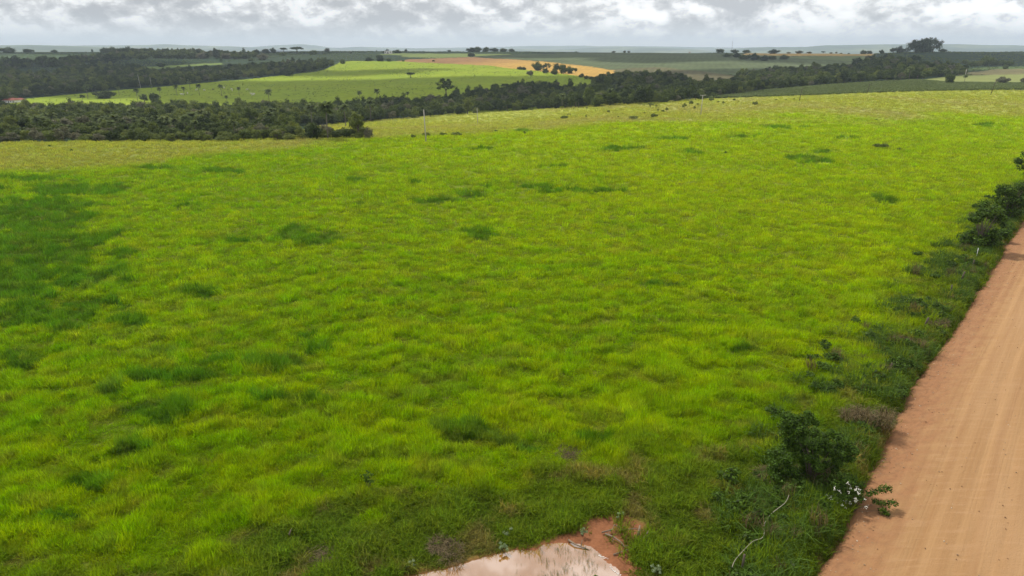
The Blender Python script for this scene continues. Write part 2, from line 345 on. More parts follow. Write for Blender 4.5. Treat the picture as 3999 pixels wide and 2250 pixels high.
def build_ground():
    rows = np.concatenate([np.linspace(-70, 22, 40)[:-1], np.linspace(22, 60, 150)[:-1], np.geomspace(60, 2600, 560), np.geomspace(2700, 15500, 24)])
    nc = 900
    a = np.linspace(-1, 1, nc)
    Yg = np.repeat(rows, nc); wd = 60 + 1.0 * np.maximum(Yg, 0); Xg = np.tile(a, len(rows)) * wd
    Z = ground(Xg, Yg)
    nr = is_near(Xg, Yg, Z)
    c = far_col(Xg, Yg, Z)
    far = Yg > 2400
    fn = np.clip(fbm(Xg / 500, Yg / 900, 77, 4) * 3 - 1, 0, 1)[:, None]
    cf = np.array(lin(95, 120, 85)) * (1 - fn) + np.array(lin(180, 170, 130)) * fn
    c = np.where(far[:, None], cf, c)
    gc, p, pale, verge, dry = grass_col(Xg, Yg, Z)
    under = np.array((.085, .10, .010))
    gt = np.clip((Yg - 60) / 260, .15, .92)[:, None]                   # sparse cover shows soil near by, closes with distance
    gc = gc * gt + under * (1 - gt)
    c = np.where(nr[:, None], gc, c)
    m = (Yg < 60) & (np.abs(Xg) < 25); soil = np.array((.23, .095, .045))
    if m.any():
        d = sdist(Xg[m], Yg[m], MUDW); t = np.clip(.5 - d / .7 + (fbm(Xg[m] * 1.5, Yg[m] * 1.5, 5, 3) - .5) * 2.2, 0, 1)[:, None]
        d2 = sdist(Xg[m], Yg[m], PONDW); t = np.maximum(t, np.clip(.7 - d2[:, None] * 1.2, 0, 1)); c[m] = c[m] * (1 - t) + soil * t
    dr = Xg - edge_x(Yg); t = (np.clip((dr + 1.1) / 1.0, 0, 1) * (dr < ROADW + 1) * (Yg < 250))[:, None]
    c = c * (1 - t) + np.array((.20, .095, .05)) * t
    n = len(rows); idx = np.arange(n * nc).reshape(n, nc)
    F = np.stack([idx[:-1, :-1], idx[:-1, 1:], idx[1:, 1:], idx[1:, :-1]], -1).reshape(-1, 4)
    xq, yq = proj(Xg, Yg, Z); rows_m = np.zeros(len(c))
    for f_ in (F_CROP, F_GREENL, F_COFFEE, F_RGREEN, F_OLIVE, F_RBROWN, F_PALE2): rows_m[inpoly(xq, yq, f_)] = 1
    rows_m[(xq > 3300) & (yq < 262) & (yq > 200) & (Yg < 2000)] = 1; rows_m[(xq > 1000) & (xq < 1900) & (yq < 240) & (Yg < 2000) & ~inpoly(xq, yq, F_MEADOW)] = 1
    rows_m[inpoly(xq, yq, F_BROWN)] = .5; rows_m[nr] = 0; col4 = np.concatenate([c, rows_m[:, None]], 1).astype(np.float32)
    me = mesh('ground', np.stack([Xg, Yg, Z], 1), F, True, {'gcol': ('FLOAT_COLOR', 'POINT', col4)})
    m = bpy.data.materials.new('ground_cover'); m.use_nodes = True; t = NT(m.node_tree); bs = t.n['Principled BSDF']
    at = t.add('ShaderNodeAttribute', attribute_name='gcol'); geo = t.add('ShaderNodeNewGeometry'); Pp = geo.outputs['Position']
    n1 = t.noise(Pp, 1.6, 5, .7); n2 = t.noise(Pp, .12, 5, .6)
    f = t.math('MULTIPLY', t.map(n1, .25, .75, .68, 1.32), t.map(n2, .3, .7, .82, 1.18))
    sg = t.add('ShaderNodeSeparateXYZ'); t.put(sg.inputs[0], Pp); ph = t.math('ADD', t.math('ADD', t.math('MULTIPLY', sg.outputs[0], .62), t.math('MULTIPLY', sg.outputs[1], -.16)), t.map(t.noise(Pp, .01, 3), 0, 1, -6, 6))
    st = t.map(t.math('SINE', ph), -1, 1, .90, 1.07); mo = t.map(t.noise(t.vmath('MULTIPLY', Pp, (.02, .008, 1)), 1.0, 5, .65), .3, .7, .72, 1.28)
    rm = t.math('MULTIPLY', st, mo); rowf = t.math('ADD', 1.0, t.math('MULTIPLY', at.outputs['Alpha'], t.math('SUBTRACT', rm, 1.0)))
    t.put(bs.inputs['Base Color'], t.vmath('SCALE', at.outputs['Color'], sc=t.math('MULTIPLY', f, rowf))); bs.inputs['Roughness'].default_value = .95
    bs.inputs['Specular IOR Level'].default_value = .1
    bp = t.add('ShaderNodeBump'); bp.inputs['Strength'].default_value = .8; bp.inputs['Distance'].default_value = .35
    t.put(bp.inputs['Height'], t.math('ADD', t.noise(Pp, .9, 5, .65), t.math('MULTIPLY', t.noise(Pp, .15, 3, .6), 2.5))); t.put(bs.inputs['Normal'], bp.outputs[0])
    tag(mobj('ground', me, m), kind='structure')
build_ground()

# ------------------------------------------------------------------ road
def build_road():
    Yr = np.concatenate([np.arange(-30, 70, .22), np.arange(70, 235, .8)]); K = np.linspace(0, 1, 90)
    Yg, Kg = np.meshgrid(Yr, K, indexing='ij'); Yg = Yg.ravel(); Kg = Kg.ravel()
    ex = edge_x(Yg) - .45 + (fbm(Yg / 2.2, Yg * 0, 12, 3) - .5) * .7 * (1 - Kg); w = ROADW + .9
    X = ex + Kg * w; d = Kg * w
    Z = -.30 + .20 * np.sin(np.pi * np.clip(Kg, 0, 1)) + (fbm(X / 1.2, Yg / 2.5, 14, 3) - .5) * .07
    Z -= .30 * np.clip(1 - d / .7, 0, 1)
    for c_ in (2.7, 4.6, 7.4, 9.3): Z -= .035 * np.exp(-((d - c_ - (fbm(Yg / 25, Yg * 0 + c_, 4, 2) - .5)) / .28) ** 2)
    Z = np.where((Kg < .001) | (Kg > .999), -1.3, Z)
    n = len(Yr); nc = len(K); idx = np.arange(n * nc).reshape(n, nc)
    F = np.stack([idx[:-1, :-1], idx[:-1, 1:], idx[1:, 1:], idx[1:, :-1]], -1).reshape(-1, 4)
    across = np.stack([X - np.interp(Yg, _ys, _xsm), Yg, d * 0], 1)
    me = mesh('dirt_road', np.stack([X, Yg, Z], 1), F, True, {'across': ('FLOAT_VECTOR', 'POINT', across.astype(np.float32))})
    m = bpy.data.materials.new('red_dirt'); m.use_nodes = True; t = NT(m.node_tree); bs = t.n['Principled BSDF']
    at = t.add('ShaderNodeAttribute', attribute_name='across'); v = at.outputs['Vector']
    wob = t.vmath('ADD', v, t.vmath('SCALE', t.add('ShaderNodeTexNoise').outputs['Color'], sc=.0))
    st = t.noise(t.vmath('MULTIPLY', v, (1.1, .02, 1)), 1.0, 6, .6); st2 = t.noise(t.vmath('MULTIPLY', v, (5., .05, 1)), 1.0, 4, .6)
    cr = t.noise(t.vmath('MULTIPLY', v, (.35, 2.4, 1)), 1.0, 6, .7); fine = t.noise(v, 9.0, 6, .75)
    base = t.mix(t.map(st, .36, .66), (.365, .215, .098, 1), (.29, .162, .070, 1))
    base = t.mix(t.math('MULTIPLY', t.map(st2, .42, .62), .16), base, (.29, .145, .06, 1))
    base = t.mix(t.math('MULTIPLY', t.map(cr, .50, .66), .45), base, (.40, .24, .125, 1))
    base = t.mix(t.math('MULTIPLY', t.map(fine, .55, .72), .25), base, (.25, .12, .055, 1))
    sx = t.add('ShaderNodeSeparateXYZ'); t.put(sx.inputs[0], v)
    wv = t.math('ADD', sx.outputs[0], t.map(t.noise(t.vmath('MULTIPLY', v, (.02, .035, 1)), 1.0, 3), .2, .8, -1.1, 1.1))
    for c0, w0, am in ((3.1, .42, .55), (5.0, .35, .4), (8.0, .42, .5), (9.9, .35, .35)):
        g_ = t.math('SUBTRACT', 1.0, t.map(t.math('ABSOLUTE', t.math('SUBTRACT', wv, c0)), 0, w0), True); g_ = t.math('MULTIPLY', g_, t.map(t.noise(t.vmath('MULTIPLY', v, (.5, .12, 1)), 1.0, 4), .35, .6, 0, am))
        base = t.mix(g_, base, (.27, .142, .064, 1))
    cen = t.noise(t.vmath('MULTIPLY', v, (.22, .05, 1)), 1.0, 4, .6); base = t.mix(t.math('MULTIPLY', t.map(cen, .48, .68), .45), base, (.385, .235, .120, 1))
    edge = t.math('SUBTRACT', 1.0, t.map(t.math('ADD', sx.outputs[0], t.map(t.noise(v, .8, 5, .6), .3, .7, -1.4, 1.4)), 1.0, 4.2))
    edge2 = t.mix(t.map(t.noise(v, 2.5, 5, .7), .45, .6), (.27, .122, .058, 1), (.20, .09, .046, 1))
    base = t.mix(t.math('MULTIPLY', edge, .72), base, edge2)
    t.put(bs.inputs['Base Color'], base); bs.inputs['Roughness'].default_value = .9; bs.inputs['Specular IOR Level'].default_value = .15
    bp = t.add('ShaderNodeBump'); bp.inputs['Strength'].default_value = .7; bp.inputs['Distance'].default_value = .06
    t.put(bp.inputs['Height'], t.math('ADD', t.math('ADD', st2, fine), t.math('ADD', cr, t.noise(v, 2.2, 6, .7)))); t.put(bs.inputs['Normal'], bp.outputs[0])
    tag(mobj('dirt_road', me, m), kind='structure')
build_road()

# ------------------------------------------------------------------ pond water
def build_pond():
    cx, cy = PX.mean(), PY.mean(); n = 120; V = [(cx, cy, -.32)]
    big = [(cx + (a - cx) * 1.35, cy + (b - cy) * 1.35) for a, b in PONDW]
    F = []
    L = len(big)
    for i in range(L): V.append((big[i][0], big[i][1], -.32))
    for i in range(L): F.append((0, 1 + i, 1 + (i + 1) % L))
    me = mesh('pond_water', V, F)
    m = bpy.data.materials.new('muddy_water'); m.use_nodes = True; t = NT(m.node_tree); bs = t.n['Principled BSDF']
    geo = t.add('ShaderNodeNewGeometry')
    bs.inputs['Base Color'].default_value = (.30, .135, .032, 1); bs.inputs['Roughness'].default_value = .06; bs.inputs['IOR'].default_value = 1.33
    bs.inputs['Coat Weight'].default_value = 1.0; bs.inputs['Coat Roughness'].default_value = .03; bs.inputs['Coat IOR'].default_value = 3.6
    bp = t.add('ShaderNodeBump'); bp.inputs['Strength'].default_value = .15; bp.inputs['Distance'].default_value = .02
    t.put(bp.inputs['Height'], t.noise(geo.outputs['Position'], 5, 3)); t.put(bs.inputs['Normal'], bp.outputs[0])
    tag(mobj('pond_water', me, m), kind='structure')
build_pond()

# ------------------------------------------------------------------ far hills
def build_hills():
    m = bpy.data.materials.new('hill_cover'); m.use_nodes = True; t = NT(m.node_tree); bs = t.n['Principled BSDF']
    geo = t.add('ShaderNodeNewGeometry'); n = t.noise(geo.outputs['Position'], .0015, 6, .6)
    t.put(bs.inputs['Base Color'], t.ramp(n, [(.42, (.035, .07, .035)), (.52, (.07, .11, .05)), (.58, (.17, .2, .09)), (.64, (.05, .09, .04))])); bs.inputs['Roughness'].default_value = .95
    L = [(5200, [(-300, 184), (0, 178), (120, 176), (250, 179), (380, 184), (520, 190), (700, 196), (760, 205)]),
         (9000, [(-300, 186), (0, 182), (300, 178), (560, 176), (640, 173), (740, 177), (880, 181), (1000, 186), (1080, 196)]),
         (11500, [(930, 192), (1010, 184), (1080, 177), (1180, 172), (1220, 176), (1270, 186), (1330, 187), (1400, 183), (1500, 186), (1640, 188), (1800, 191), (2000, 191), (2060, 198)]),
         (9500, [(1960, 196), (2020, 190), (2050, 192), (2130, 195), (2220, 193), (2300, 187), (2420, 184), (2540, 185), (2640, 188), (2700, 192), (2780, 205)]),
         (13500, [(1500, 190), (1900, 185), (2000, 181), (2140, 179), (2420, 180), (2600, 182), (2800, 186), (3000, 186), (3300, 190)]),
         (8000, [(2780, 206), (2880, 195), (2935, 186), (3000, 184), (3160, 183), (3230, 177), (3330, 175), (3450, 173), (3740, 173), (3999, 178), (4300, 182), (4600, 190)])]
    for D, pr in L:
        xs = np.linspace(pr[0][0], pr[-1][0], 260); ys = np.interp(xs, [p[0] for p in pr], [p[1] for p in pr])
        ys += (fbm(xs / 60, xs * 0 + D, 3, 4) - .5) * 2.5
        s, e = ray(xs, ys); crest = HC + D * e
        prof = [(-.16, 0), (-.13, .25), (-.10, .5), (-.06, .78), (-.03, .93), (0, 1), (.04, .92), (.1, .5), (.16, 0)]
        V = []
        for k, (dy, hh) in enumerate(prof):
            Yk = D * (1 + dy) + (fbm(xs / 40, xs * 0 + k, 9, 3) - .5) * D * .03 * (hh < .99)
            base = -34; V.append(np.stack([s * D, Yk, base + (crest - base) * hh], 1))
        V = np.concatenate(V); nc = len(xs); idx = np.arange(len(prof) * nc).reshape(len(prof), nc)
        F = np.stack([idx[:-1, :-1], idx[:-1, 1:], idx[1:, 1:], idx[1:, :-1]], -1).reshape(-1, 4)
        tag(mobj('hills', mesh('hills', V, F, True), m), kind='structure')
build_hills()

# ------------------------------------------------------------------ foliage materials
def leaf_mat(name, c1, c2, trans=.35, spread=.35, attr=None, rough=.65, spec=.12):
    m = bpy.data.materials.new(name); m.use_nodes = True; t = NT(m.node_tree); t.n.clear()
    out = t.add('ShaderNodeOutputMaterial'); inf = t.add('ShaderNodeObjectInfo')
    bv = t.add('ShaderNodeAttribute', attribute_name='bv')
    if attr:
        ia = t.add('ShaderNodeAttribute', attribute_type='INSTANCER', attribute_name=attr); c = ia.outputs['Color']
    else: c = t.mix(inf.outputs['Random'], (*c1, 1), (*c2, 1))
    c = t.vmath('SCALE', c, sc=t.map(bv.outputs['Fac'], 0, 1, 1 - spread, 1 + spread)); 
    dif = t.add('ShaderNodeBsdfPrincipled'); t.put(dif.inputs['Base Color'], c); dif.inputs['Roughness'].default_value = rough; dif.inputs['Specular IOR Level'].default_value = spec
    tr = t.add('ShaderNodeBsdfTranslucent'); t.put(tr.inputs[0], t.mix(1.0, c, (1.25, 1.18, .35, 1), 'MULTIPLY'))
    mx = t.add('ShaderNodeMixShader'); mx.inputs[0].default_value = trans; t.put(mx.inputs[1], dif.outputs[0]); t.put(mx.inputs[2], tr.outputs[0])
    t.put(out.inputs[0], mx.outputs[0]); return m
def plain(name, c, rough=.9, nscale=3., amp=.25, spec=.2, metal=0.):
    m = bpy.data.materials.new(name); m.use_nodes = True; t = NT(m.node_tree); bs = t.n['Principled BSDF']
    tc = t.add('ShaderNodeTexCoord'); n = t.noise(tc.outputs['Object'], nscale, 5, .65)
    t.put(bs.inputs['Base Color'], t.vmath('SCALE', (c[0], c[1], c[2]), sc=t.map(n, .3, .7, 1 - amp, 1 + amp)))
    bs.inputs['Roughness'].default_value = rough; bs.inputs['Specular IOR Level'].default_value = spec; bs.inputs['Metallic'].default_value = metal
    return m
M_GRASS = leaf_mat('grass_blades', None, None, .45, .42, 'gcol', .8, .03)
M_WOOD = leaf_mat('dark_foliage', (.030, .050, .012), (.090, .125, .024), .3, .55)
M_WOODL = leaf_mat('olive_foliage', (.10, .14, .03), (.16, .19, .045), .3, .4)
M_WOODG = leaf_mat('greyish_foliage', (.12, .125, .075), (.17, .165, .105), .2, .4)
M_PALM = leaf_mat('palm_foliage', (.10, .14, .045), (.16, .20, .07), .28, .4, rough=.7, spec=.1)
M_BUSH = leaf_mat('bush_foliage', (.060, .115, .012), (.075, .13, .016), .4, .75, rough=.55, spec=.15)
M_EUC = leaf_mat('blue_green_foliage', (.075, .10, .06), (.095, .12, .075), .2, .4)
M_CLUMP = leaf_mat('coarse_grass', (.06, .115, .014), (.085, .15, .02), .35, .5)
M_HERB = leaf_mat('silvery_herb', (.24, .30, .17), (.20, .27, .13), .3, .35)
M_CROP = leaf_mat('crop_foliage', (.15, .20, .07), (.19, .235, .09), .25, .4)
M_BARK = plain('bark', (.12, .095, .07)); M_BARKL = plain('pale_bark', (.30, .26, .20)); M_DEAD = plain('dead_wood', (.20, .155, .11), nscale=8)
M_CONC = plain('concrete', (.42, .39, .34), nscale=2, amp=.12); M_POST = plain('weathered_post', (.10, .08, .06), nscale=10)

# ------------------------------------------------------------------ foliage meshes
def quads(C, N, size, rng, ratio=.55, up=None):
    n = len(C); N = N / np.linalg.norm(N, axis=1, keepdims=True)
    r = rng.normal(size=(n, 3)) if up is None else up
    T = np.cross(N, r); T /= np.linalg.norm(T, axis=1, keepdims=True) + 1e-9; B = np.cross(N, T)
    s = size[:, None]
    V = np.stack([C - T * s, C - B * s * ratio + T * s * .1, C + T * s, C + B * s * ratio + T * s * .1], 1).reshape(-1, 3)
    F = np.arange(4 * n).reshape(n, 4); return V, F
def leafmesh(name, C, N, size, rng, ratio=.55, up=None):
    V, F = quads(C, N, size, rng, ratio, up); bv = np.repeat(rng.random(len(C)), 4).astype(np.float32)
    return mesh(name, V, F, False, {'bv': ('FLOAT', 'POINT', bv)})
def crown(seed, rx=1., rz=.8, nclump=34, per=60, leaf=.07, clump=.30, flatb=.25, hollow=.55, zc=None, spots=None):
    """a crown of radius rx and half height rz centred at z=zc, all clumps of small leaf faces"""
    rng = np.random.default_rng(seed); zc = rz if zc is None else zc
    if spots is None:
        d = rng.normal(size=(nclump, 3)); d /= np.linalg.norm(d, axis=1, keepdims=True); d[:, 2] = np.where(d[:, 2] < -flatb, -d[:, 2] * rng.random(nclump), d[:, 2])
        rad = (hollow + (1 - hollow) * rng.random(nclump)) * rng.uniform(.72, 1.08, nclump)
        P = d * rad[:, None] * np.array([rx, rx, rz]) * .82; P[:, 2] += zc
    else: P = np.array(spots, float); nclump = len(P)
    cr = clump * rng.uniform(.65, 1.35, nclump)
    q = rng.normal(size=(nclump, per, 3)); q /= np.linalg.norm(q, axis=2, keepdims=True)
    rr = rng.random((nclump, per, 1)) ** .45
    C = P[:, None] + q * rr * cr[:, None, None] * np.array([1, 1, .75]); N = q + rng.normal(size=q.shape) * .55 + np.array([0, 0, .45])
    C = C.reshape(-1, 3); N = N.reshape(-1, 3)
    return leafmesh('crown', C, N, leaf * rng.uniform(.6, 1.4, len(C)), rng, .6), P
def trunk(seed, h, r, P, nlimb=6, zc=.5, lean=.06, base=-.1):
    rng = random.Random(seed); b = MB(); top = Vector((rng.uniform(-lean, lean), rng.uniform(-lean, lean), h))
    mid = Vector((top.x * .3 + rng.uniform(-.03, .03), top.y * .3, h * .55)); b.tube([(0, 0, base), (0, 0, h * .12), mid, top], [r * 1.5, r * 1.05, r * .85, r * .6], 7)
    idx = list(range(len(P))); rng.shuffle(idx)
    for i in idx[:nlimb]:
        e = Vector(P[i]); m_ = top.lerp(e, .5) + Vector((0, 0, -.06)); st = mid.lerp(top, rng.uniform(.3, 1.0))
        b.tube([st, m_, e], [r * .5, r * .3, r * .1], 5)
    return b.mesh('trunk', True)
# unit trees (radius ~1 of crown, total height about 2.2)
def proto(seed, kind='round'):
    if kind == 'round': me, P = crown(seed, 1., .95, 38, 62, .075, .34, zc=1.1, flatb=.75)
    elif kind == 'tall': me, P = crown(seed, .85, 1.25, 38, 62, .075, .33, zc=1.35, flatb=.85)
    elif kind == 'flat': me, P = crown(seed, 1.1, .5, 36, 60, .075, .28, zc=1.3, flatb=.35)
    elif kind == 'ragged': me, P = crown(seed, 1.05, 1.05, 26, 60, .08, .30, zc=1.25, hollow=.6, flatb=.7)
    elif kind == 'open': me, P = crown(seed, 1.1, 1.0, 26, 56, .075, .25, zc=1.35, hollow=.85, flatb=.35)
    elif kind == 'bushy': me, P = crown(seed, 1.1, .85, 40, 62, .075, .34, zc=.75, flatb=.95)
    return me, trunk(seed + 5, 1.0 if kind != 'bushy' else .5, .075, P), P
KINDS = {k: [proto(100 + i * 13 + j * 7, k) for j in range(3)] for i, k in enumerate(('round', 'tall', 'flat', 'ragged', 'bushy', 'open'))}
def tree(name, label, cat, loc, size, kind, mat, rz, group=None, v=0, bark=None, zs=1.):
    """size = crown width in metres"""
    me, tr, P = KINDS[kind][v % 3]; s = size / 2.2
    key = me.name + mat.name
    if key not in _mcache:
        c = me.copy(); c.materials.clear(); c.materials.append(mat); tt = tr.copy(); tt.materials.clear(); tt.materials.append(bark or M_BARK); _mcache[key] = (c, tt)
    c, tt = _mcache[key]
    o = empty(name, loc, rz, (s, s, s * zs)); tag(o, label, cat, group)
    mobj('crown', c, None, o); mobj('trunk', tt, None, o)
    return o
_mcache = {}
def palm_meshes(seed, h, fr=1.9, nf=22, rt=.16):
    rng = random.Random(seed); nr = np.random.default_rng(seed); b = MB()
    b.tube([(0, 0, -.5), (.03, 0, h * .4), (.08, .02, h * .8), (.1, .02, h)], [rt * 1.25, rt, rt * 1.1, rt * .8], 8)
    V = []; F = []; bv = []
    top = np.array([.1, .02, h])
    for i in range(nf):
        az = 2 * math.pi * (i * .382) + rng.uniform(-.2, .2); el = rng.uniform(-.35, 1.25) if i > nf * .25 else rng.uniform(.7, 1.45)
        L = fr * rng.uniform(.85, 1.15); d = np.array([math.cos(az), math.sin(az), 0]); side = np.array([-math.sin(az), math.cos(az), 0])
        segs = 9; p = top.copy(); e = el; pts = [p.copy()]
        for k in range(segs):
            p = p + (d * math.cos(e) + np.array([0, 0, math.sin(e)])) * L / segs; e -= .07 + .026 * k; pts.append(p.copy())
        for k in range(1, segs + 1):
            for sgn in (-1, 1):
                for j in range(3):
                    q = pts[k - 1] + (pts[k] - pts[k - 1]) * (j / 3.); t = (pts[k] - pts[k - 1]); t /= np.linalg.norm(t)
                    ll = .30 * fr * math.sin(math.pi * (.12 + .85 * (k - 1 + j / 3) / segs)) + .08
                    tip = q + side * sgn * ll * .8 + t * ll * .45 + np.array([0, 0, -ll * rng.uniform(.15, .75)])
                    w = t * .10 * fr / 1.9; o = len(V); V += [q - w, q + w, tip + w * .3]; F.append((o, o + 1, o + 2)); bv += [rng.random()] * 3
        pass
    me = mesh('fronds', np.array(V), np.array(F), False, {'bv': ('FLOAT', 'POINT', np.array(bv, np.float32))})
    me.materials.append(M_PALM)
    # a few hanging brown fronds and the stalk
    tm = b.mesh('trunk', True); tm.materials.append(plain('palm_bark', (.16, .14, .115))); return me, tm
PALMS = [palm_meshes(s, 1.0 * hh, 2.9, 34) for s, hh in ((1, 8.), (2, 8.), (3, 8.))]
def palm(label, loc, h, group, rz, v=0):
    k = h / 10.0
    o = empty('palm_tree', loc, rz, (k, k, k)); tag(o, label, 'palm tree', group)
    f, t = PALMS[v % 3]; mobj('fronds', f, None, o); mobj('trunk', t, None, o); return o

# ------------------------------------------------------------------ scatter with geometry nodes
def scatter(name, label, pts, rot, scl, idx, protos, cols=None, cat=None, kind='stuff'):
    pc = bpy.data.collections.new(name + '_kinds')
    for i, (me, mat) in enumerate(protos):
        o = bpy.data.objects.new('%s_%02d' % (name, i), me); pc.objects.link(o)
        if len(me.materials) == 0: me.materials.append(mat)
    at = {'rot': ('FLOAT_VECTOR', 'POINT', np.asarray(rot, np.float32)), 'scl': ('FLOAT_VECTOR', 'POINT', np.asarray(scl, np.float32)), 'idx': ('INT', 'POINT', np.asarray(idx, np.int32))}
    if cols is not None: at['gcol'] = ('FLOAT_COLOR', 'POINT', np.concatenate([cols, np.ones((len(cols), 1))], 1).astype(np.float32))
    me = mesh(name, pts, np.zeros((0, 3), int), False, at)
    o = mobj(name, me)
    ng = bpy.data.node_groups.new(name, 'GeometryNodeTree')
    ng.interface.new_socket('Geometry', in_out='INPUT', socket_type='NodeSocketGeometry'); ng.interface.new_socket('Geometry', in_out='OUTPUT', socket_type='NodeSocketGeometry')
    N = ng.nodes; Lk = ng.links; gi = N.new('NodeGroupInput'); go = N.new('NodeGroupOutput'); ip = N.new('GeometryNodeInstanceOnPoints'); ci = N.new('GeometryNodeCollectionInfo')
    ci.inputs['Collection'].default_value = pc; ci.inputs['Separate Children'].default_value = True; ci.inputs['Reset Children'].default_value = True
    def na(n, ty):
        x = N.new('GeometryNodeInputNamedAttribute'); x.data_type = ty; x.inputs[0].default_value = n; return x.outputs[0]
    er = N.new('FunctionNodeEulerToRotation'); Lk.new(na('rot', 'FLOAT_VECTOR'), er.inputs[0])
    Lk.new(gi.outputs[0], ip.inputs['Points']); Lk.new(ci.outputs[0], ip.inputs['Instance']); ip.inputs['Pick Instance'].default_value = True
    Lk.new(na('idx', 'INT'), ip.inputs['Instance Index']); Lk.new(er.outputs[0], ip.inputs['Rotation']); Lk.new(na('scl', 'FLOAT_VECTOR'), ip.inputs['Scale']); Lk.new(ip.outputs[0], go.inputs[0])
    md = o.modifiers.new('scatter', 'NODES'); md.node_group = ng
    tag(o, label, cat, None, kind); return o

# ------------------------------------------------------------------ grass
def tuft(seed, nb=24, rad=.26, h=.42, w=.011, lean=.5):
    rng = np.random.default_rng(seed); V = []; F = []; bv = []
    for i in range(nb):
        a = rng.uniform(0, 2 * math.pi); r = rad * math.sqrt(rng.random()); p = np.array([r * math.cos(a), r * math.sin(a), -.04])
        az = rng.uniform(0, 2 * math.pi); l = rng.uniform(.05, lean); d = np.array([math.cos(az), math.sin(az), 0]); hh = h * rng.uniform(.55, 1.2)
        s = np.array([-math.sin(az), math.cos(az), 0]) if rng.random() < .5 else np.array([1., 0, 0]); ww = w * rng.uniform(.7, 1.4)
        m = p + np.array([0, 0, hh * .6]) + d * l * hh * .3; t = p + np.array([0, 0, hh * (1 - .3 * l)]) + d * l * hh * 1.1
        o = len(V); V += [p - s * ww * .7, p + s * ww * .7, m + s * ww, m - s * ww, t]; F += [(o, o + 1, o + 2, o + 3), (o + 3, o + 2, o + 4)]; bv += [rng.random()] * 5
    me = bpy.data.meshes.new('tuft'); me.from_pydata([tuple(v) for v in V], [], F); a = me.attributes.new('bv', 'FLOAT', 'POINT'); a.data.foreach_set('value', np.array(bv, np.float32)); return me
def build_grass():
    rng = np.random.default_rng(5)
    D0 = 34.; Y1 = 520.
    # sample Y with density D(Y) = D0 up to 35 m, then falling as the square
    yy = np.linspace(22, Y1, 4000); dens = np.where(yy < 35, D0, D0 * (35 / yy) ** 2); width = 2 * (yy * 1.02 + 8)
    cum = np.concatenate([[0], np.cumsum((dens * width)[:-1] * np.diff(yy))]); n = int(cum[-1])
    Y = np.interp(rng.random(n) * cum[-1], cum, yy); X = (rng.random(n) * 2 - 1) * (Y * 1.02 + 8)
    Z = ground(X, Y)
    dr = X - edge_x(Y); ok = is_near(X, Y, Z) & ((dr < -.25 + (fbm(X * 1.3, Y * 1.3, 3, 2) - .5) * .9) | (dr > ROADW + .3) | (Y > 240))
    m = (Y < 60) & (np.abs(X) < 25)
    d = np.full(n, 99.); d[m] = sdist(X[m], Y[m], PONDW); d2 = np.full(n, 99.); d2[m] = sdist(X[m], Y[m], MUDW)
    ok &= (d > .25) & ((d2 > -.1 + (fbm(X * 1.1, Y * 1.1, 19, 3) - .5) * 2.0) | (rng.random(n) < .05))
    X = X[ok]; Y = Y[ok]; Z = Z[ok]; n = len(X)
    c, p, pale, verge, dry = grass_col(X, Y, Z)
    c = c * rng.uniform(.82, 1.18, (n, 1)); c[:, 0] *= rng.uniform(.88, 1.12, n)
    lump = np.clip(fbm(X / 1.45, Y / 1.0, 201, 3) * 2.8 - .9, 0, 1); lump2 = np.clip(fbm(X / 4.5, Y / 3, 205, 3) * 2.2 - .6, 0, 1)
    c = c * (.76 + .32 * lump)[:, None]; near_road = np.clip(1 - np.abs(dr[ok] + 3.0) / 4.5, 0, 1); nearf = np.clip((95 - Y) / 50, 0, 1); hs = .38 - .1 * nearf + (1.0 + .7 * nearf) * lump + .25 * lump2 + near_road * 1.3 * np.clip(fbm(X / 2.2, Y / 2.2, 301, 3) * 2.4 - .7, 0, 1); hs *= 1 + .55 * p - .2 * pale - .15 * dry
    g = (np.maximum(Y, 35) / 35); hxy = g ** .62; hz = hs * g ** .22
    fade = np.clip((Y1 - Y) / 120, .3, 1); hz *= fade
    scl = np.stack([hxy, hxy, hz], 1) * rng.uniform(.8, 1.2, (n, 1))
    rot = np.stack([rng.normal(0, .22, n), rng.normal(0, .22, n), rng.uniform(0, 6.28, n)], 1)
    far = Y > 110
    idx = np.where(rng.random(n) < .5, rng.integers(0, 3, n), rng.integers(3, 6, n)) 
    vm = (verge > .5); idx = np.where(vm, rng.integers(5, 8, n), idx)
    protos = [(tuft(11), None), (tuft(12, 20, .30, .38), None), (tuft(13, 26, .24, .46, .012, .7), None), (tuft(14, 26, .28, .36, .012, .9), None), (tuft(15, 22, .26, .5, .010, .4), None), (tuft(16, 28, .3, .34, .013, 1.2), None), (tuft(17, 22, .34, .40, .014, 1.5), None), (tuft(18, 22, .30, .46, .015, 1.3), None)]
    for me, _ in protos: me.materials.append(M_GRASS)
    sel = ~vm
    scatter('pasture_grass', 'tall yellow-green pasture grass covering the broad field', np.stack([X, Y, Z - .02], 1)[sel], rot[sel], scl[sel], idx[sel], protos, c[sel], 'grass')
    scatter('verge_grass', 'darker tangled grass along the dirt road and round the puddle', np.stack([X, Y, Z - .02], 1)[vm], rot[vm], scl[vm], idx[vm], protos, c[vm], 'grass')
    print('grass', n)
build_grass()

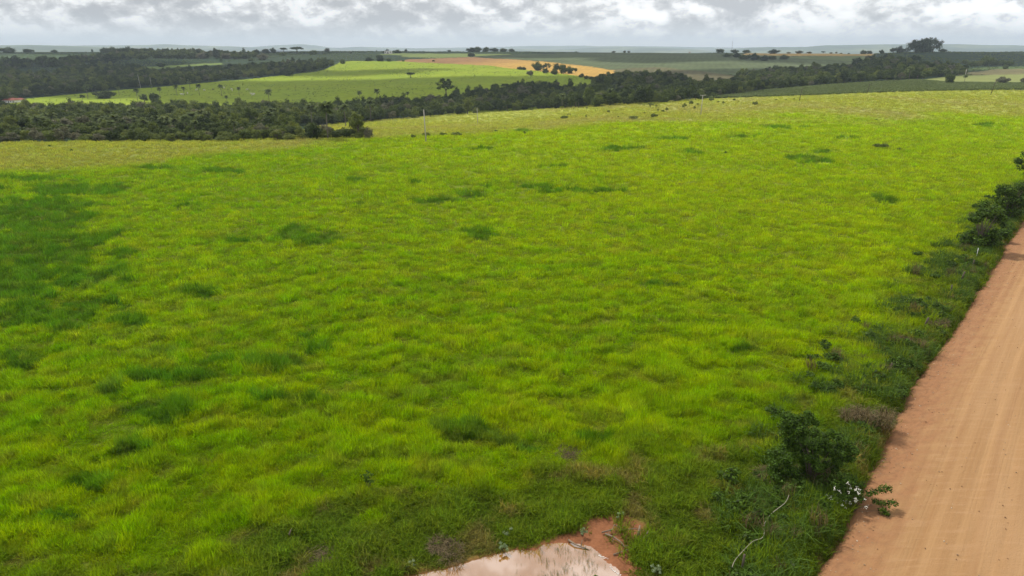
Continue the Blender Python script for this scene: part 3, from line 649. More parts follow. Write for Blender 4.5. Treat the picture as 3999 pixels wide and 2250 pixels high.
# ------------------------------------------------------------------ unseen clouds above the frame, added to shade far fields and the near foreground
def build_shade_clouds():
    m = bpy.data.materials.new('cloud_white'); m.use_nodes = True; t = NT(m.node_tree); t.n.clear(); out = t.add('ShaderNodeOutputMaterial')
    a = t.add('ShaderNodeBsdfDiffuse'); a.inputs[0].default_value = (.9, .9, .9, 1); b = t.add('ShaderNodeBsdfTranslucent'); b.inputs[0].default_value = (.9, .9, .9, 1)
    mx = t.add('ShaderNodeMixShader'); mx.inputs[0].default_value = .5; t.put(mx.inputs[1], a.outputs[0]); t.put(mx.inputs[2], b.outputs[0]); t.put(out.inputs[0], mx.outputs[0])
    H = 620.
    spots = [(-760, 1000, 430, 330), (-200, 745, 420, 240), (-300, 1110, 200, 55), (700, 1290, 560, 430), (-700, 1750, 700, 260), (90, 620, 160, 60), (-640, 560, 300, 90), (-52, 4, 62, 26), (330, 1560, 420, 200), (340, 880, 230, 130)]  # the small near one is added only to darken the lower-left foreground
    for i, (cx, cy, rx, ry) in enumerate(spots):
        rng = np.random.default_rng(40 + i); b = MB()
        for k in range(26):
            a_ = rng.uniform(0, 6.28); r = math.sqrt(rng.random()) * .8; q = rng.uniform(.16, .34)
            b.ell((rx * r * math.cos(a_), ry * r * math.sin(a_), rng.uniform(-8, 25)), (rx * q, ry * q * 1.15, 22 + 30 * q), 12, 8)
        me = b.mesh('cloud', True); o = mobj('cloud', me, m); k = H / sd.z
        o.location = (cx + sd.x * k, cy + sd.y * k, H + 20); tag(o, kind='structure')
build_shade_clouds()

# ------------------------------------------------------------------ woods
W1 = [(-500, 640), (-500, 448), (0, 448), (700, 446), (1100, 446), (1440, 440), (1440, 478), (1150, 495), (1130, 640)]
W2 = [(1440, 418), (1700, 408), (1900, 372), (2000, 352), (2110, 345), (2200, 360), (2300, 354), (2335, 318), (2450, 303), (2640, 307), (2700, 337), (2830, 335), (2880, 308), (3000, 292), (3090, 284), (3240, 274), (3340, 272), (3390, 242), (3480, 238), (3580, 262), (3730, 266), (3775, 292), (3640, 306), (3581, 312), (3271, 330), (2999, 353), (2784, 384), (2560, 408), (2100, 428), (1900, 440), (1640, 460), (1440, 476)]
W3 = [(-400, 410), (-400, 285), (60, 284), (90, 300), (230, 302), (235, 285), (300, 268), (450, 266), (560, 272), (600, 288), (700, 286), (860, 276), (1000, 264), (1200, 250), (1312, 250), (1250, 275), (1000, 304), (582, 341), (481, 348), (85, 386), (20, 402)]
W4 = [(-300, 262), (-300, 244), (60, 246), (128, 250), (128, 266), (60, 270)]; W5 = [(135, 262), (150, 246), (235, 244), (300, 236), (420, 222), (470, 214), (560, 210), (700, 207), (860, 212), (1000, 214), (1010, 228), (860, 229), (600, 229), (470, 236), (300, 262)]
FIELDGAP = [F_PATCHL, F_PATCHM]
def sample_wood(poly, Y0, Y1, X0, X1, sp, seed, extra=None):
    rng = np.random.default_rng(seed); nx = int((X1 - X0) / sp); ny = int((Y1 - Y0) / sp)
    gx, gy = np.meshgrid(np.arange(nx), np.arange(ny)); X = X0 + (gx + .5 * (gy % 2) + rng.uniform(-.38, .38, gx.shape)) * sp; Y = Y0 + (gy + rng.uniform(-.38, .38, gx.shape)) * sp
    X = X.ravel(); Y = Y.ravel(); Z = ground(X, Y); x, y = proj(X, Y, Z); ok = inpoly(x, y, poly)
    for g in FIELDGAP: ok &= ~inpoly(x, y, g)
    if extra is not None: ok &= extra(X, Y, x, y)
    return X[ok], Y[ok], Z[ok], x[ok], y[ok]
def wood_kinds():
    P = []; spec = [('round', M_WOOD), ('tall', M_WOOD), ('flat', M_WOOD), ('ragged', M_WOOD), ('bushy', M_WOOD), ('round', M_WOOD), ('tall', M_WOODL), ('round', M_WOODL), ('ragged', M_WOODG), ('bushy', M_WOODL)]
    for i, (k, m) in enumerate(spec):
        me = KINDS[k][i % 3][0].copy(); me.materials.clear(); me.materials.append(m); P.append((me, m))
    f = PALMS[0][0].copy(); P.append((f, M_PALM)); return P
def build_woods():
    rng = np.random.default_rng(77); all_ = []
    X, Y, Z, x, y = sample_wood(W1, 208, 620, -560, -20, 5.4, 1, lambda X, Y, x, y: (Y > 209) & (x > -260))
    k_ = Y > 236; all_.append((X[k_], Y[k_], Z[k_], x[k_], y[k_], 1))
    b = sample_wood(W1, 208, 236, -200, -20, 3.9, 19, lambda X, Y, x, y: (x > -60)); all_.append((*b, 1))
    b = sample_wood([(1050, 700), (1050, 400), (1425, 400), (1425, 700)], 207, 222, -90, -30, 3.8, 9); all_.append((*b, 1))
    b = sample_wood(W2, 420, 1250, -120, 700, 6.6, 2); all_.append((*b, 2))
    b = sample_wood(W3, 600, 1450, -1150, -200, 7.5, 3); all_.append((*b, 3))
    b = sample_wood(W4, 900, 1500, -1200, -500, 8.5, 4); all_.append((*b, 3)); b = sample_wood(W5, 1100, 1800, -1200, -300, 9, 5, lambda X, Y, x, y: rng.random(len(X)) < .75); all_.append((*b, 3))
    X, Y, Z, x, y, w = [np.concatenate([np.broadcast_to(a[i], a[0].shape) if i == 5 else a[i] for a in all_]) for i in range(6)]
    n = len(X); front = np.zeros(n, bool)
    edge1 = (w == 1) & (Y < 226)
    o = np.argsort(Y); front[o[np.isin(o, np.nonzero(w == 1)[0])][:115]] = True
    i2 = np.nonzero(w == 2)[0]; lo = np.interp(x[i2], [1440, 1640, 1900, 2100, 2560, 2784, 2999, 3271, 3581, 3700], [476, 460, 440, 428, 408, 384, 353, 330, 312, 304])
    k2 = i2[np.argsort(lo - y[i2])[:42]]; front[k2] = True
    kind = rng.choice(10, n, p=[.20, .13, .08, .11, .08, .13, .09, .08, .05, .05])
    size = rng.uniform(6.0, 10.5, n); size = np.where(w == 1, rng.uniform(.8, 1.2, n) * np.interp(Y, [208, 225, 260, 330, 450], [4.4, 5.2, 6.4, 7.8, 9.2]), size)
    lowf = (w == 1) & (Y < 222); kind = np.where(lowf & (rng.random(n) < .6), rng.choice([4, 9, 7, 8, 9], n), kind); pass
    dead = lowf & (x < 560) & (rng.random(n) < .45); kind = np.where(dead, 8, kind); size = np.where(dead, size * .8, size)
    size = np.where(w == 3, size * 1.1, size)
    st = ~front
    rs = rng.uniform(0, 6.28, n); zs = rng.uniform(.75, 1.2, n) * np.where((w == 1) & (Y < 236), .85, 1)
    scl = np.stack([size / 2.2, size / 2.2, size / 2.2 * zs], 1); rot = np.stack([rs * 0, rs * 0, rs], 1)
    pts = np.stack([X, Y, Z - .3], 1); pr = wood_kinds()
    for wid, nm, lb in ((1, 'valley_wood', 'dense dark wood filling the valley beyond the pasture'), (2, 'stream_wood', 'dark wood following the valley below the grey-green crop field'), (3, 'hillside_wood', 'dark wood covering the far hillside above the palm meadow')):
        m = st & (w == wid); scatter(nm, lb, pts[m], rot[m], scl[m], kind[m], pr, None, 'wood')
    names = ['round dark tree', 'tall dark tree', 'flat-topped dark tree', 'ragged dark tree', 'bushy dark tree', 'round dark tree', 'tall olive-green tree', 'round olive-green tree', 'greyish thin-leaved tree', 'bushy olive-green tree']
    kk = ['round', 'tall', 'flat', 'ragged', 'bushy', 'round', 'tall', 'round', 'ragged', 'bushy']; mm = [M_WOOD] * 6 + [M_WOODL, M_WOODL, M_WOODG, M_WOODL]
    ordn = ['', 'twenty-', 'thirty-', 'forty-', 'fifty-', 'sixty-', 'seventy-', 'eighty-']; un = ['first', 'second', 'third', 'fourth', 'fifth', 'sixth', 'seventh', 'eighth', 'ninth']; teen = ['tenth', 'eleventh', 'twelfth', 'thirteenth', 'fourteenth', 'fifteenth', 'sixteenth', 'seventeenth', 'eighteenth', 'nineteenth']; tens = ['', '', 'twentieth', 'thirtieth', 'fortieth', 'fiftieth', 'sixtieth', 'seventieth', 'eightieth']
    def ordinal(k): return un[k - 1] if k < 10 else teen[k - 10] if k < 20 else tens[k // 10] if k % 10 == 0 else ordn[k // 10 - 1] + un[k % 10 - 1]
    cnt = {}
    for i in np.nonzero(front)[0][np.argsort(x[front])]:
        q = (int(w[i]), names[kind[i]]); cnt[q] = cnt.get(q, 0) + 1; od = ordinal(cnt[q]) + ' from the left of the ' + names[kind[i]] + 's'
        if w[i] == 1: lb = od + ' edging the valley wood'; g = 'trees on the near edge of the valley wood'
        else: lb = od + ' edging the stream wood'; g = 'trees on the lower edge of the stream wood'
        tree('broadleaf_tree', lb, 'tree', pts[i], size[i], kk[kind[i]], mm[kind[i]], rs[i], g, int(i), zs=zs[i])
    print('wood', n)
build_woods()

# ------------------------------------------------------------------ trees one can tell apart
HK = {'open': 2.45, 'round': 2.1, 'tall': 2.65, 'flat': 1.85, 'ragged': 2.35, 'bushy': 1.65}
_rr = random.Random(4)
def ptree(x, by, w, ty, kind, mat, label, name='broadleaf_tree', group=None, v=None):
    p = hit(x, by); k = math.hypot(p.y, p.z - HC) / FPX * .97; W_ = w * k; H_ = (by - ty) * k
    W_ *= 1.12; s = W_ / 2.2; zs = H_ / (HK[kind] * s)
    if zs < .8 and 'umbrella' not in label: kind = 'bushy'; zs = H_ / (HK[kind] * s)
    return tree(name, label, 'tree', p - Vector((0, 0, .2 + (.12 * H_ if p.y > 1000 else 0))), W_, kind, mat, _rr.uniform(0, 6.28), group, _rr.randrange(3) if v is None else v, zs=min(max(zs, .5), 1.8))
T = [
 (1128, 296, 36, 269, 'round', M_WOOD, 'dark round tree alone on the left of the sunlit meadow'),
 (1604, 305, 38, 282, 'flat', M_WOOD, 'umbrella-shaped tree alone in the middle of the sunlit meadow'),
 (1743, 385, 78, 300, 'open', M_WOOD, 'tall dark vine-covered tree rising above the valley wood beside the meadow'),
 (1338, 249, 22, 228, 'ragged', M_WOODL, 'pale green small tree at the tip of the hillside wood'),
 (1693, 240, 12, 233, 'round', M_WOOD, 'tiny dark bush on the brown field'), (1575, 240, 12, 233, 'round', M_WOOD, 'tiny dark bush at the left tip of the brown field'),
 (1840, 221, 30, 203, 'round', M_WOOD, 'round dark tree on the olive field above the brown field'),
 (1400, 540, 78, 418, 'ragged', M_WOODL, 'tall leafy tree at the right end of the near tree belt'),
 (1440, 543, 40, 488, 'bushy', M_WOODG, 'thin half-bare shrub leaning out at the right end of the tree belt'),
 (1225, 545, 70, 475, 'bushy', M_WOOD, 'round dark bush left of the tall palm in the near belt'),
 (2070, 294, 28, 274, 'round', M_WOODG, 'small greyish tree below the gold field corner'),
 (2100, 275, 44, 234, 'open', M_WOOD, 'leftmost tree of the clump on the gold field'), (2135, 277, 38, 238, 'open', M_WOOD, 'second tree of the clump on the gold field'),
 (2175, 284, 44, 246, 'round', M_WOOD, 'middle tree of the clump on the gold field'), (2200, 288, 36, 250, 'bushy', M_WOOD, 'low tree right of the middle of the gold field clump'),
 (2225, 288, 34, 257, 'open', M_WOOD, 'open-crowned tree at the right of the gold field clump'), (2247, 284, 18, 264, 'round', M_WOOD, 'small detached tree at the right end of the gold field clump'),
 (2274, 293, 13, 286, 'round', M_WOOD, 'single dark bush in the gold stubble'),
 (2130, 286, 30, 266, 'bushy', M_WOOD, 'low bush under the two left trees of the gold field clump'), (2165, 292, 30, 270, 'bushy', M_WOOD, 'low bush under the middle of the gold field clump'),
 (2250, 199, 11, 195, 'round', M_WOOD, 'small round tree on the skyline left of the middle'), (2396, 202, 18, 197, 'flat', M_WOODG, 'low pale bush on the skyline above the crop field'),
 (2439, 204, 12, 194, 'round', M_WOODG, 'left one of two small skyline trees above the crop field'), (2456, 204, 12, 195, 'round', M_WOODG, 'right one of two small skyline trees above the crop field'),
 (2838, 222, 38, 204, 'round', M_WOOD, 'leftmost round tree of the clump at the right of the crop field'), (2878, 224, 38, 203, 'round', M_WOOD, 'second round tree of the crop field clump'),
 (2905, 232, 44, 210, 'bushy', M_WOOD, 'broad low tree in the crop field clump'), (2945, 234, 46, 203, 'round', M_WOOD, 'tallest tree of the crop field clump'), (2985, 237, 44, 212, 'bushy', M_WOOD, 'low tree right of the tallest one in the crop field clump'),
 (3018, 233, 30, 215, 'round', M_WOOD, 'small tree between the crop field clump and its right end'), (3060, 232, 44, 211, 'round', M_WOOD, 'right end tree of the crop field clump'),
 (2812, 205, 40, 201, 'flat', M_WOOD, 'low dark tree row left of the radio mast'), (2870, 205, 34, 199, 'flat', M_WOOD, 'low flat trees right beside the radio mast'),
 (2915, 206, 34, 199, 'flat', M_WOOD, 'low skyline trees between radio mast and gold strip'), (3020, 210, 46, 197, 'round', M_WOOD, 'rounded skyline tree at the left end of the gold strip'),
 (3080, 208, 18, 202, 'bushy', M_WOODG, 'small bluish tree above the gold strip, first from the left'), (3120, 208, 30, 202, 'flat', M_WOODG, 'low bluish trees above the gold strip, second from the left'),
 (3160, 208, 22, 202, 'flat', M_WOODG, 'low bluish trees above the gold strip, third from the left'), (3215, 208, 18, 198, 'flat', M_WOOD, 'umbrella tree standing above the gold strip'),
 (3245, 208, 14, 204, 'round', M_WOOD, 'small round bush above the gold strip'), (3266, 208, 11, 198, 'round', M_WOODG, 'small round-headed tree above the gold strip'), (3285, 208, 12, 203, 'round', M_WOOD, 'dark bush above the gold strip'), (3315, 207, 10, 201, 'ragged', M_WOODG, 'thin skyline tree right of the gold strip bushes'),
 (3372, 208, 26, 189, 'round', M_WOOD, 'left one of the dark tree pair at the right end of the gold strip'), (3396, 208, 24, 193, 'round', M_WOOD, 'right one of the dark tree pair at the right end of the gold strip'),
 (3443, 210, 19, 191, 'tall', M_WOOD, 'narrow round-topped tree between the gold strip and the great trees'),
 (3487, 207, 26, 181, 'ragged', M_EUC, 'small leftmost eucalyptus beside the great trees'), (3513, 207, 36, 175, 'ragged', M_EUC, 'medium eucalyptus left of the great trees'), (3540, 207, 26, 182, 'ragged', M_EUC, 'low eucalyptus touching the great trees on the left'),
 (3572, 206, 60, 141, 'ragged', M_EUC, 'left great spreading tree on the ridge'), (3605, 206, 66, 137, 'tall', M_EUC, 'middle great spreading tree on the ridge'), (3642, 204, 60, 133, 'ragged', M_EUC, 'right great spreading tree on the ridge'),
 (3590, 206, 44, 165, 'bushy', M_EUC, 'lower tree in front of the great trees'), (3622, 205, 44, 168, 'bushy', M_EUC, 'dark lower tree filling the gap between the great trees'),
 (3682, 202, 34, 190, 'round', M_EUC, 'small rounded tree right of the great trees'),
 (3348, 250, 46, 218, 'round', M_WOOD, 'large round tree at the top edge of the stream wood'), (3573, 236, 42, 211, 'round', M_WOOD, 'round dark tree on the dark field below the great trees'),
 (3400, 246, 50, 213, 'round', M_WOOD, 'first tree of the wood spur climbing to the ridge'), (3440, 242, 50, 214, 'round', M_WOOD, 'second tree of the wood spur climbing to the ridge'), (3480, 244, 44, 220, 'bushy', M_WOODL, 'third tree of the wood spur climbing to the ridge'),
 (3850, 257, 50, 215, 'tall', M_WOODL, 'tall tree on the right hedge line'), (3880, 256, 40, 230, 'round', M_WOOD, 'dark tree right of the tall hedge-line tree'), (3912, 256, 38, 232, 'ragged', M_WOODL, 'pale tree in the right hedge line'), (3940, 256, 36, 236, 'round', M_WOODL, 'last tree at the right end of the hedge line'),
 (3795, 260, 40, 238, 'bushy', M_WOOD, 'low dark tree at the left of the hedge line'), (3820, 258, 36, 236, 'bushy', M_WOODL, 'low tree left of the tall hedge-line tree'), (3770, 250, 34, 232, 'round', M_WOODL, 'pale tree where the hedge line meets the wood'),
 (3925, 270, 22, 252, 'ragged', M_WOODL, 'lone small tree below the right hedge line'),
 (3706, 328, 44, 286, 'ragged', M_WOOD, 'dark leafy tree above the crop rows left of the spiky palm'), (3914, 328, 48, 297, 'round', M_WOODG, 'grey-brown round shrub tree above the crop rows at the right'), (3997, 329, 28, 300, 'round', M_WOODG, 'shrub tree cut by the right border above the crop rows'),
 (3468, 316, 30, 295, 'round', M_WOODL, 'small tree at the top of the crop rows left of the palms'),
 # left and middle skyline
 (48, 205, 8, 191, 'round', M_WOOD, 'tiny skyline tree at the far left'), (213, 206, 26, 192, 'flat', M_WOOD, 'dark skyline tree with a raised top on the left'), (110, 206, 40, 198, 'flat', M_WOOD, 'low skyline trees left of the raised-top tree'), (30, 207, 60, 201, 'flat', M_WOOD, 'low dark skyline trees at the left border'),
 (361, 203, 9, 187, 'tall', M_WOOD, 'lone narrow tree standing on the left skyline'), (128, 186, 7, 171, 'round', M_WOOD, 'tiny lone tree against the hazy left hills'),
 (412, 206, 44, 181, 'round', M_WOOD, 'leftmost tree of the big skyline clump'), (440, 206, 46, 180, 'round', M_WOOD, 'second tree of the big skyline clump'), (470, 206, 44, 184, 'bushy', M_WOOD, 'third tree of the big skyline clump'), (505, 206, 50, 178, 'round', M_WOOD, 'highest tree of the big skyline clump'), (540, 206, 46, 186, 'bushy', M_WOOD, 'fifth tree of the big skyline clump'), (568, 206, 44, 184, 'round', M_WOOD, 'right end tree of the big skyline clump'),
 (620, 228, 46, 198, 'bushy', M_WOOD, 'first tree of the dark row right of the big clump'), (660, 228, 46, 200, 'tall', M_WOOD, 'second tree of the dark row right of the big clump'), (705, 229, 52, 194, 'round', M_WOOD, 'third tree of the dark row right of the big clump'), (750, 229, 52, 193, 'round', M_WOOD, 'fourth tree of the dark row right of the big clump'), (795, 229, 50, 196, 'tall', M_WOODG, 'greyish tall tree in the dark row'),
 (845, 229, 34, 180, 'tall', M_EUC, 'tall thin eucalyptus rising above the dark row'), (885, 230, 48, 203, 'tall', M_WOODG, 'brownish tree right of the tall eucalyptus'), (925, 231, 46, 204, 'tall', M_WOOD, 'dark tree left of the brownish pair'), (960, 230, 40, 205, 'tall', M_WOOD, 'dark slim tree at the end of the dark row'),
 (555, 232, 50, 202, 'tall', M_WOOD, 'dark tree below the big skyline clump'), (495, 233, 56, 200, 'round', M_WOOD, 'broad dark tree below the left half of the big clump'),
 (1000, 208, 30, 190, 'flat', M_WOOD, 'small dark skyline tree left of the three round ones'), (1025, 234, 44, 204, 'tall', M_WOODG, 'brownish tall tree below the round skyline trees'),
 (1038, 206, 32, 188, 'round', M_WOOD, 'first of three round trees on the skyline'), (1068, 206, 24, 183, 'tall', M_WOOD, 'second of three round trees on the skyline'), (1108, 203, 28, 184, 'flat', M_WOOD, 'umbrella tree, third of three on the skyline'),
 (1105, 218, 30, 200, 'bushy', M_WOOD, 'dark bush on the crop slope below the umbrella tree'), (1160, 205, 50, 192, 'flat', M_WOOD, 'long low dark trees right of the umbrella tree'), (1223, 214, 38, 193, 'round', M_WOOD, 'dark round tree on the slope left of the lone skyline tree'),
 (1277, 197, 24, 182, 'round', M_WOODG, 'lone bushy skyline tree left of the farm building'), (1470, 193, 5, 188, 'tall', M_WOOD, 'tiny tree on the skyline left of the farm building'), (1585, 195, 12, 183, 'tall', M_WOOD, 'small lone round tree right of the farm building'),
 (1370, 211, 12, 198, 'tall', M_WOODG, 'small grey tree in the dark field before the farm building'),
 (1505, 207, 26, 195, 'round', M_WOOD, 'dark tree left behind the farm building'), (1512, 200, 14, 189, 'round', M_WOOD, 'round tree peeping over the farm building'), (1553, 208, 36, 192, 'round', M_WOOD, 'broad dark tree right of the farm building'), (1754, 201, 18, 195, 'round', M_WOOD, 'small round tree on the skyline before the central clump'),
 (1440, 238, 34, 220, 'bushy', M_WOOD, 'first dark tree at the top of the sunlit meadow'), (1485, 239, 34, 211, 'tall', M_WOOD, 'tallest dark tree at the top of the sunlit meadow'), (1518, 240, 20, 224, 'round', M_WOOD, 'third dark tree at the top of the sunlit meadow'),
 (1840, 202, 44, 183, 'round', M_WOOD, 'left end tree of the central skyline clump'), (1862, 202, 44, 179, 'round', M_WOOD, 'second tree of the central skyline clump'), (1898, 201, 34, 179, 'tall', M_WOOD, 'pointed tree of the central skyline clump'), (1930, 200, 40, 186, 'bushy', M_WOOD, 'fourth tree of the central skyline clump'), (1965, 200, 36, 185, 'round', M_WOOD, 'fifth tree of the central skyline clump'), (1998, 200, 30, 186, 'round', M_WOOD, 'right end tree of the central skyline clump'),
 # left middle ground
 (60, 262, 66, 208, 'round', M_WOOD, 'big round tree at the left border above the hillside wood'), (100, 262, 60, 222, 'bushy', M_WOOD, 'broad dark tree right of the big left border tree'), (20, 262, 56, 215, 'round', M_WOOD, 'dark tree cut by the left border on the hillside'),
 (170, 262, 56, 208, 'round', M_WOOD, 'pointed dark tree on the green field at the left'), (205, 262, 66, 216, 'round', M_WOOD, 'wide round tree on the green field at the left'), (280, 240, 40, 208, 'tall', M_WOOD, 'dark tree in the middle of the left green field'), (430, 245, 70, 206, 'round', M_WOOD, 'massive dark tree below the big skyline clump'),
 (630, 262, 34, 242, 'round', M_WOOD, 'dark tree on the narrow pale clearing'), (865, 240, 14, 228, 'round', M_WOOD, 'small round bush below the eucalyptus'), (980, 238, 28, 225, 'bushy', M_WOOD, 'bush beside the brownish trees'),
 (410, 385, 80, 350, 'flat', M_WOOD, 'wide flat-topped dark tree at the lower left of the palm meadow'), (565, 400, 36, 364, 'round', M_WOOD, 'rounded tree beside the palms at the meadow foot, left one'), (605, 402, 44, 359, 'tall', M_WOOD, 'taller tree beside the palms at the meadow foot, right one'),
 (323, 388, 20, 366, 'ragged', M_WOOD, 'small ragged tree at the left of the palm meadow'), (440, 372, 0.1 + 14, 360, 'flat', M_WOODG, 'tiny grey bush between the meadow palms'),
]
for a in T: ptree(*a)
for j, (x, y) in enumerate([(2290, 309), (2310, 312), (2330, 317), (2350, 323), (2370, 330), (2270, 303), (2030, 272), (2045, 273)]):
    ptree(x, y, 24, y - 15, 'bushy', M_WOOD, 'low dark hedge bush along the meadow boundary, ' + ['first', 'second', 'third', 'fourth', 'fifth', 'topmost', 'left one of the upper pair', 'right one of the upper pair'][j] + (' going down' if j < 5 else ''), 'hedge_bush', 'bushes along the meadow boundary')

# palms
PL = [(344, 387, 337), (466, 372, 340), (538, 393, 348), (594, 360, 333), (626, 380, 343), (692, 375, 333), (720, 372, 341), (743, 352, 313), (779, 372, 331), (866, 374, 333), (935, 374, 342), (887, 405, 375), (1053, 411, 352), (1406, 397, 357), (1474, 401, 350), (1592, 391, 360)]
LP = ['left end palm of the meadow row', 'small palm second in the meadow row', 'tall palm standing right of the flat-topped tree', 'palm against the hillside wood edge', 'palm right of the rounded tree at the meadow foot', 'palm first of the close group of four', 'short palm second of the close group of four', 'high palm at the back of the close group', 'full-headed palm closing the group of four', 'tall palm among the white cattle', 'short palm right of the cattle', 'palm poking out of the wood below the cattle', 'tall thin palm with hanging dead fronds near the meadow middle', 'left of the two palms above the far tree belt', 'right of the two palms above the far tree belt', 'short bushy palm left of the vine-covered tree']
PLC = LP
for i, (x, b, t_) in enumerate(PL):
    p = hit(x, b); k = math.hypot(p.y, p.z - HC) / FPX; palm(PLC[i], p, (b - t_) * k, 'palms of the sunlit meadow', i * 1.7, i)
WP = [(1281, 545, 403, 'tall palm rising over the near tree belt'), (1344, 478, 414, 'palm in the wood right of the tall belt palm'), (1444, 470, 395, 'palm in the wood above the right end of the belt'), (1211, 480, 412, 'pale palm in the wood left of the tall belt palm'),
 (516, 500, 430, 'dark palm in the middle of the valley wood'), (316, 530, 465, 'palm crown in the left valley wood'), (474, 535, 475, 'large pale palm near the wood edge, left'), (633, 525, 465, 'large pale palm near the wood edge, middle'), (561, 530, 467, 'pale palm between the two large ones'), (807, 505, 445, 'broad bright palm in the valley wood'), (722, 510, 457, 'small bright palm left of the broad one'), (272, 552, 500, 'palm crown at the front of the valley wood, left one'), (363, 552, 503, 'palm crown at the front of the valley wood, right one'), (240, 552, 497, 'small palm crown at the far left front'), (775, 520, 455, 'bright slender palm beside the broad one'), (985, 490, 440, 'dim palm deep in the valley wood'), (455, 520, 462, 'palm behind the large pale one on the left'), (385, 530, 470, 'palm among dark crowns left of the large pale one'),
 (2412, 340, 286, 'slim palm of the pair below the gold field'), (2420, 340, 288, 'right slim palm of the pair below the gold field'), (2195, 425, 370, 'pale palm at the front of the stream wood'), (2380, 410, 350, 'palm at the front of the stream wood behind the shrubs'),
 (3548, 318, 264, 'bright tall palm in front of the stream wood at the right'), (3492, 320, 296, 'small bright palm at the top of the crop rows'), (3600, 321, 288, 'bushy short palm at the top of the crop rows'), (3765, 327, 293, 'spiky palm beside the pale spire pole'), (3520, 318, 300, 'low palm left of the bright tall one')]
for i, (x, b, t_, lb) in enumerate(WP):
    p = hit(x, b)
    if i < 18 and x != 1281:                                  # inside the wood: the foot is hidden, stand it where the ground is
        Y = float(np.interp(t_, [395, 414, 440, 470, 503], [420, 350, 300, 262, 228])); s_, _e = ray(x, t_); X = s_ * Y; g = float(ground(X, Y)[0]); h = HC + float(ray(x, t_)[1]) * Y - g; palm(lb, (X, Y, g), h + 1.0, 'palms in the woods', i * 2.1, i)
    else:
        k = math.hypot(p.y, p.z - HC) / FPX; palm(lb, p, (b - t_) * k, 'palms in the woods', i * 2.1, i)

_pr = random.Random(12); fp = sorted((_pr.uniform(30, 1080), _pr.uniform(222, 300)) for _ in range(30))
for i, (x, Y) in enumerate(fp):
    s_ = float(ray(x, 500)[0]); X = s_ * Y; g = float(ground(X, Y)[0])
    palm(('first second third fourth fifth sixth seventh eighth ninth tenth eleventh twelfth thirteenth fourteenth fifteenth sixteenth seventeenth eighteenth nineteenth twentieth twenty-first twenty-second twenty-third twenty-fourth twenty-fifth twenty-sixth twenty-seventh twenty-eighth twenty-ninth thirtieth'.split()[i]) + ' from the left of the low palms crowding the front of the valley wood', (X, Y, g), _pr.uniform(5.5, 7.5) + max(0, (Y - 225) * .03), 'low palms at the front of the valley wood', i * 1.3, i)

# ------------------------------------------------------------------ crop rows, weeds
def small_bush(seed, n=70):
    me, _ = crown(seed, .6, .5, 9, 14, .16, .28, zc=.5); return me
def build_crops():
    rng = np.random.default_rng(9); bx = np.linspace(2770, 4700, 420)
    yb = np.interp(bx, [2770, 2999, 3387, 3659, 3999, 5000], [385, 380, 365.5, 356.5, 352.5, 352.5]); yt = np.interp(bx, [2770, 2999, 3271, 3400, 3581, 3717, 3999, 5000], [382, 353, 331, 322, 314, 325, 327, 327])
    B = np.array([hit(x, y) for x, y in zip(bx[::6], yb[::6])]); Tp = np.array([hit(x, y) for x, y in zip(bx[::6], yt[::6])])
    P = []
    for j in range(0, 46):
        t_ = j / 45.; L = B[:, :2] * (1 - t_) + Tp[:, :2] * t_
        seg = np.concatenate([[0], np.cumsum(np.hypot(*np.diff(L, axis=0).T))]); n = int(seg[-1] / 1.15); u = np.sort(rng.uniform(0, seg[-1], n))
        P.append(np.stack([np.interp(u, seg, L[:, 0]) + rng.normal(0, .12, n), np.interp(u, seg, L[:, 1]) + rng.normal(0, .2, n), np.full(n, j)], 1))
    P = np.concatenate(P); P = P[rng.random(len(P)) > .07]; X, Y = P[:, 0], P[:, 1]; Z = ground(X, Y); n = len(X); s = rng.uniform(1.0, 1.6, n) * np.where(P[:, 2] < 2, 1.4, 1)
    pr = [(small_bush(300 + i), M_CROP) for i in range(4)]
    scatter('crop_rows', 'dark green bushes of a row crop beyond the pale pasture', np.stack([X, Y, Z], 1), np.stack([X * 0, X * 0, rng.uniform(0, 6.28, n)], 1), np.stack([s, s, s * .95], 1), rng.integers(0, 4, n), pr, None, 'crop')
    # weeds dotted over the sunlit meadow
    n = 9000; X = rng.uniform(-520, 160, n); Y = rng.uniform(560, 1350, n); Z = ground(X, Y); x, y = proj(X, Y, Z); ok = inpoly(x, y, F_MEADOW) & (fbm(X / 40, Y / 60, 2, 3) > .42); X, Y, Z = X[ok], Y[ok], Z[ok]; n = len(X); s = rng.uniform(.35, 1.1, n)
    scatter('meadow_weeds', 'small weeds dotting the sunlit meadow', np.stack([X, Y, Z], 1), np.stack([X * 0, X * 0, rng.uniform(0, 6.28, n)], 1), np.stack([s * 1.3, s, s * .8], 1), rng.integers(0, 4, n), pr, None, 'weeds')
    # bushes of the dark crops on the far slopes
    n = 60000; X = rng.uniform(-1300, 1300, n); Y = rng.uniform(720, 1750, n); Z = ground(X, Y); x, y = proj(X, Y, Z)
    ok = (y < 300) & (y > 198) & (np.abs(x - 2000) < 2150)
    for f in (F_MEADOW, F_BROWN, F_OLIVE, F_GOLD2, F_RBROWN, F_RPALE, F_PATCHL, F_PATCHM, F_PALE2): ok &= ~inpoly(x, y, f)
    ok &= (fbm(X / 60, Y / 90, 31, 3) > .40) & ~inpoly(x, y, F_CROP) & ~inpoly(x, y, F_SOIL); X, Y, Z = X[ok], Y[ok], Z[ok]; n = len(X); s = rng.uniform(.7, 1.6, n)
    scatter('field_crop', 'low dark crop plants covering the far slopes', np.stack([X, Y, Z], 1), np.stack([X * 0, X * 0, rng.uniform(0, 6.28, n)], 1), np.stack([s * 1.6, s * 1.2, s * .8], 1), rng.integers(0, 4, n), pr, None, 'crop')
build_crops()

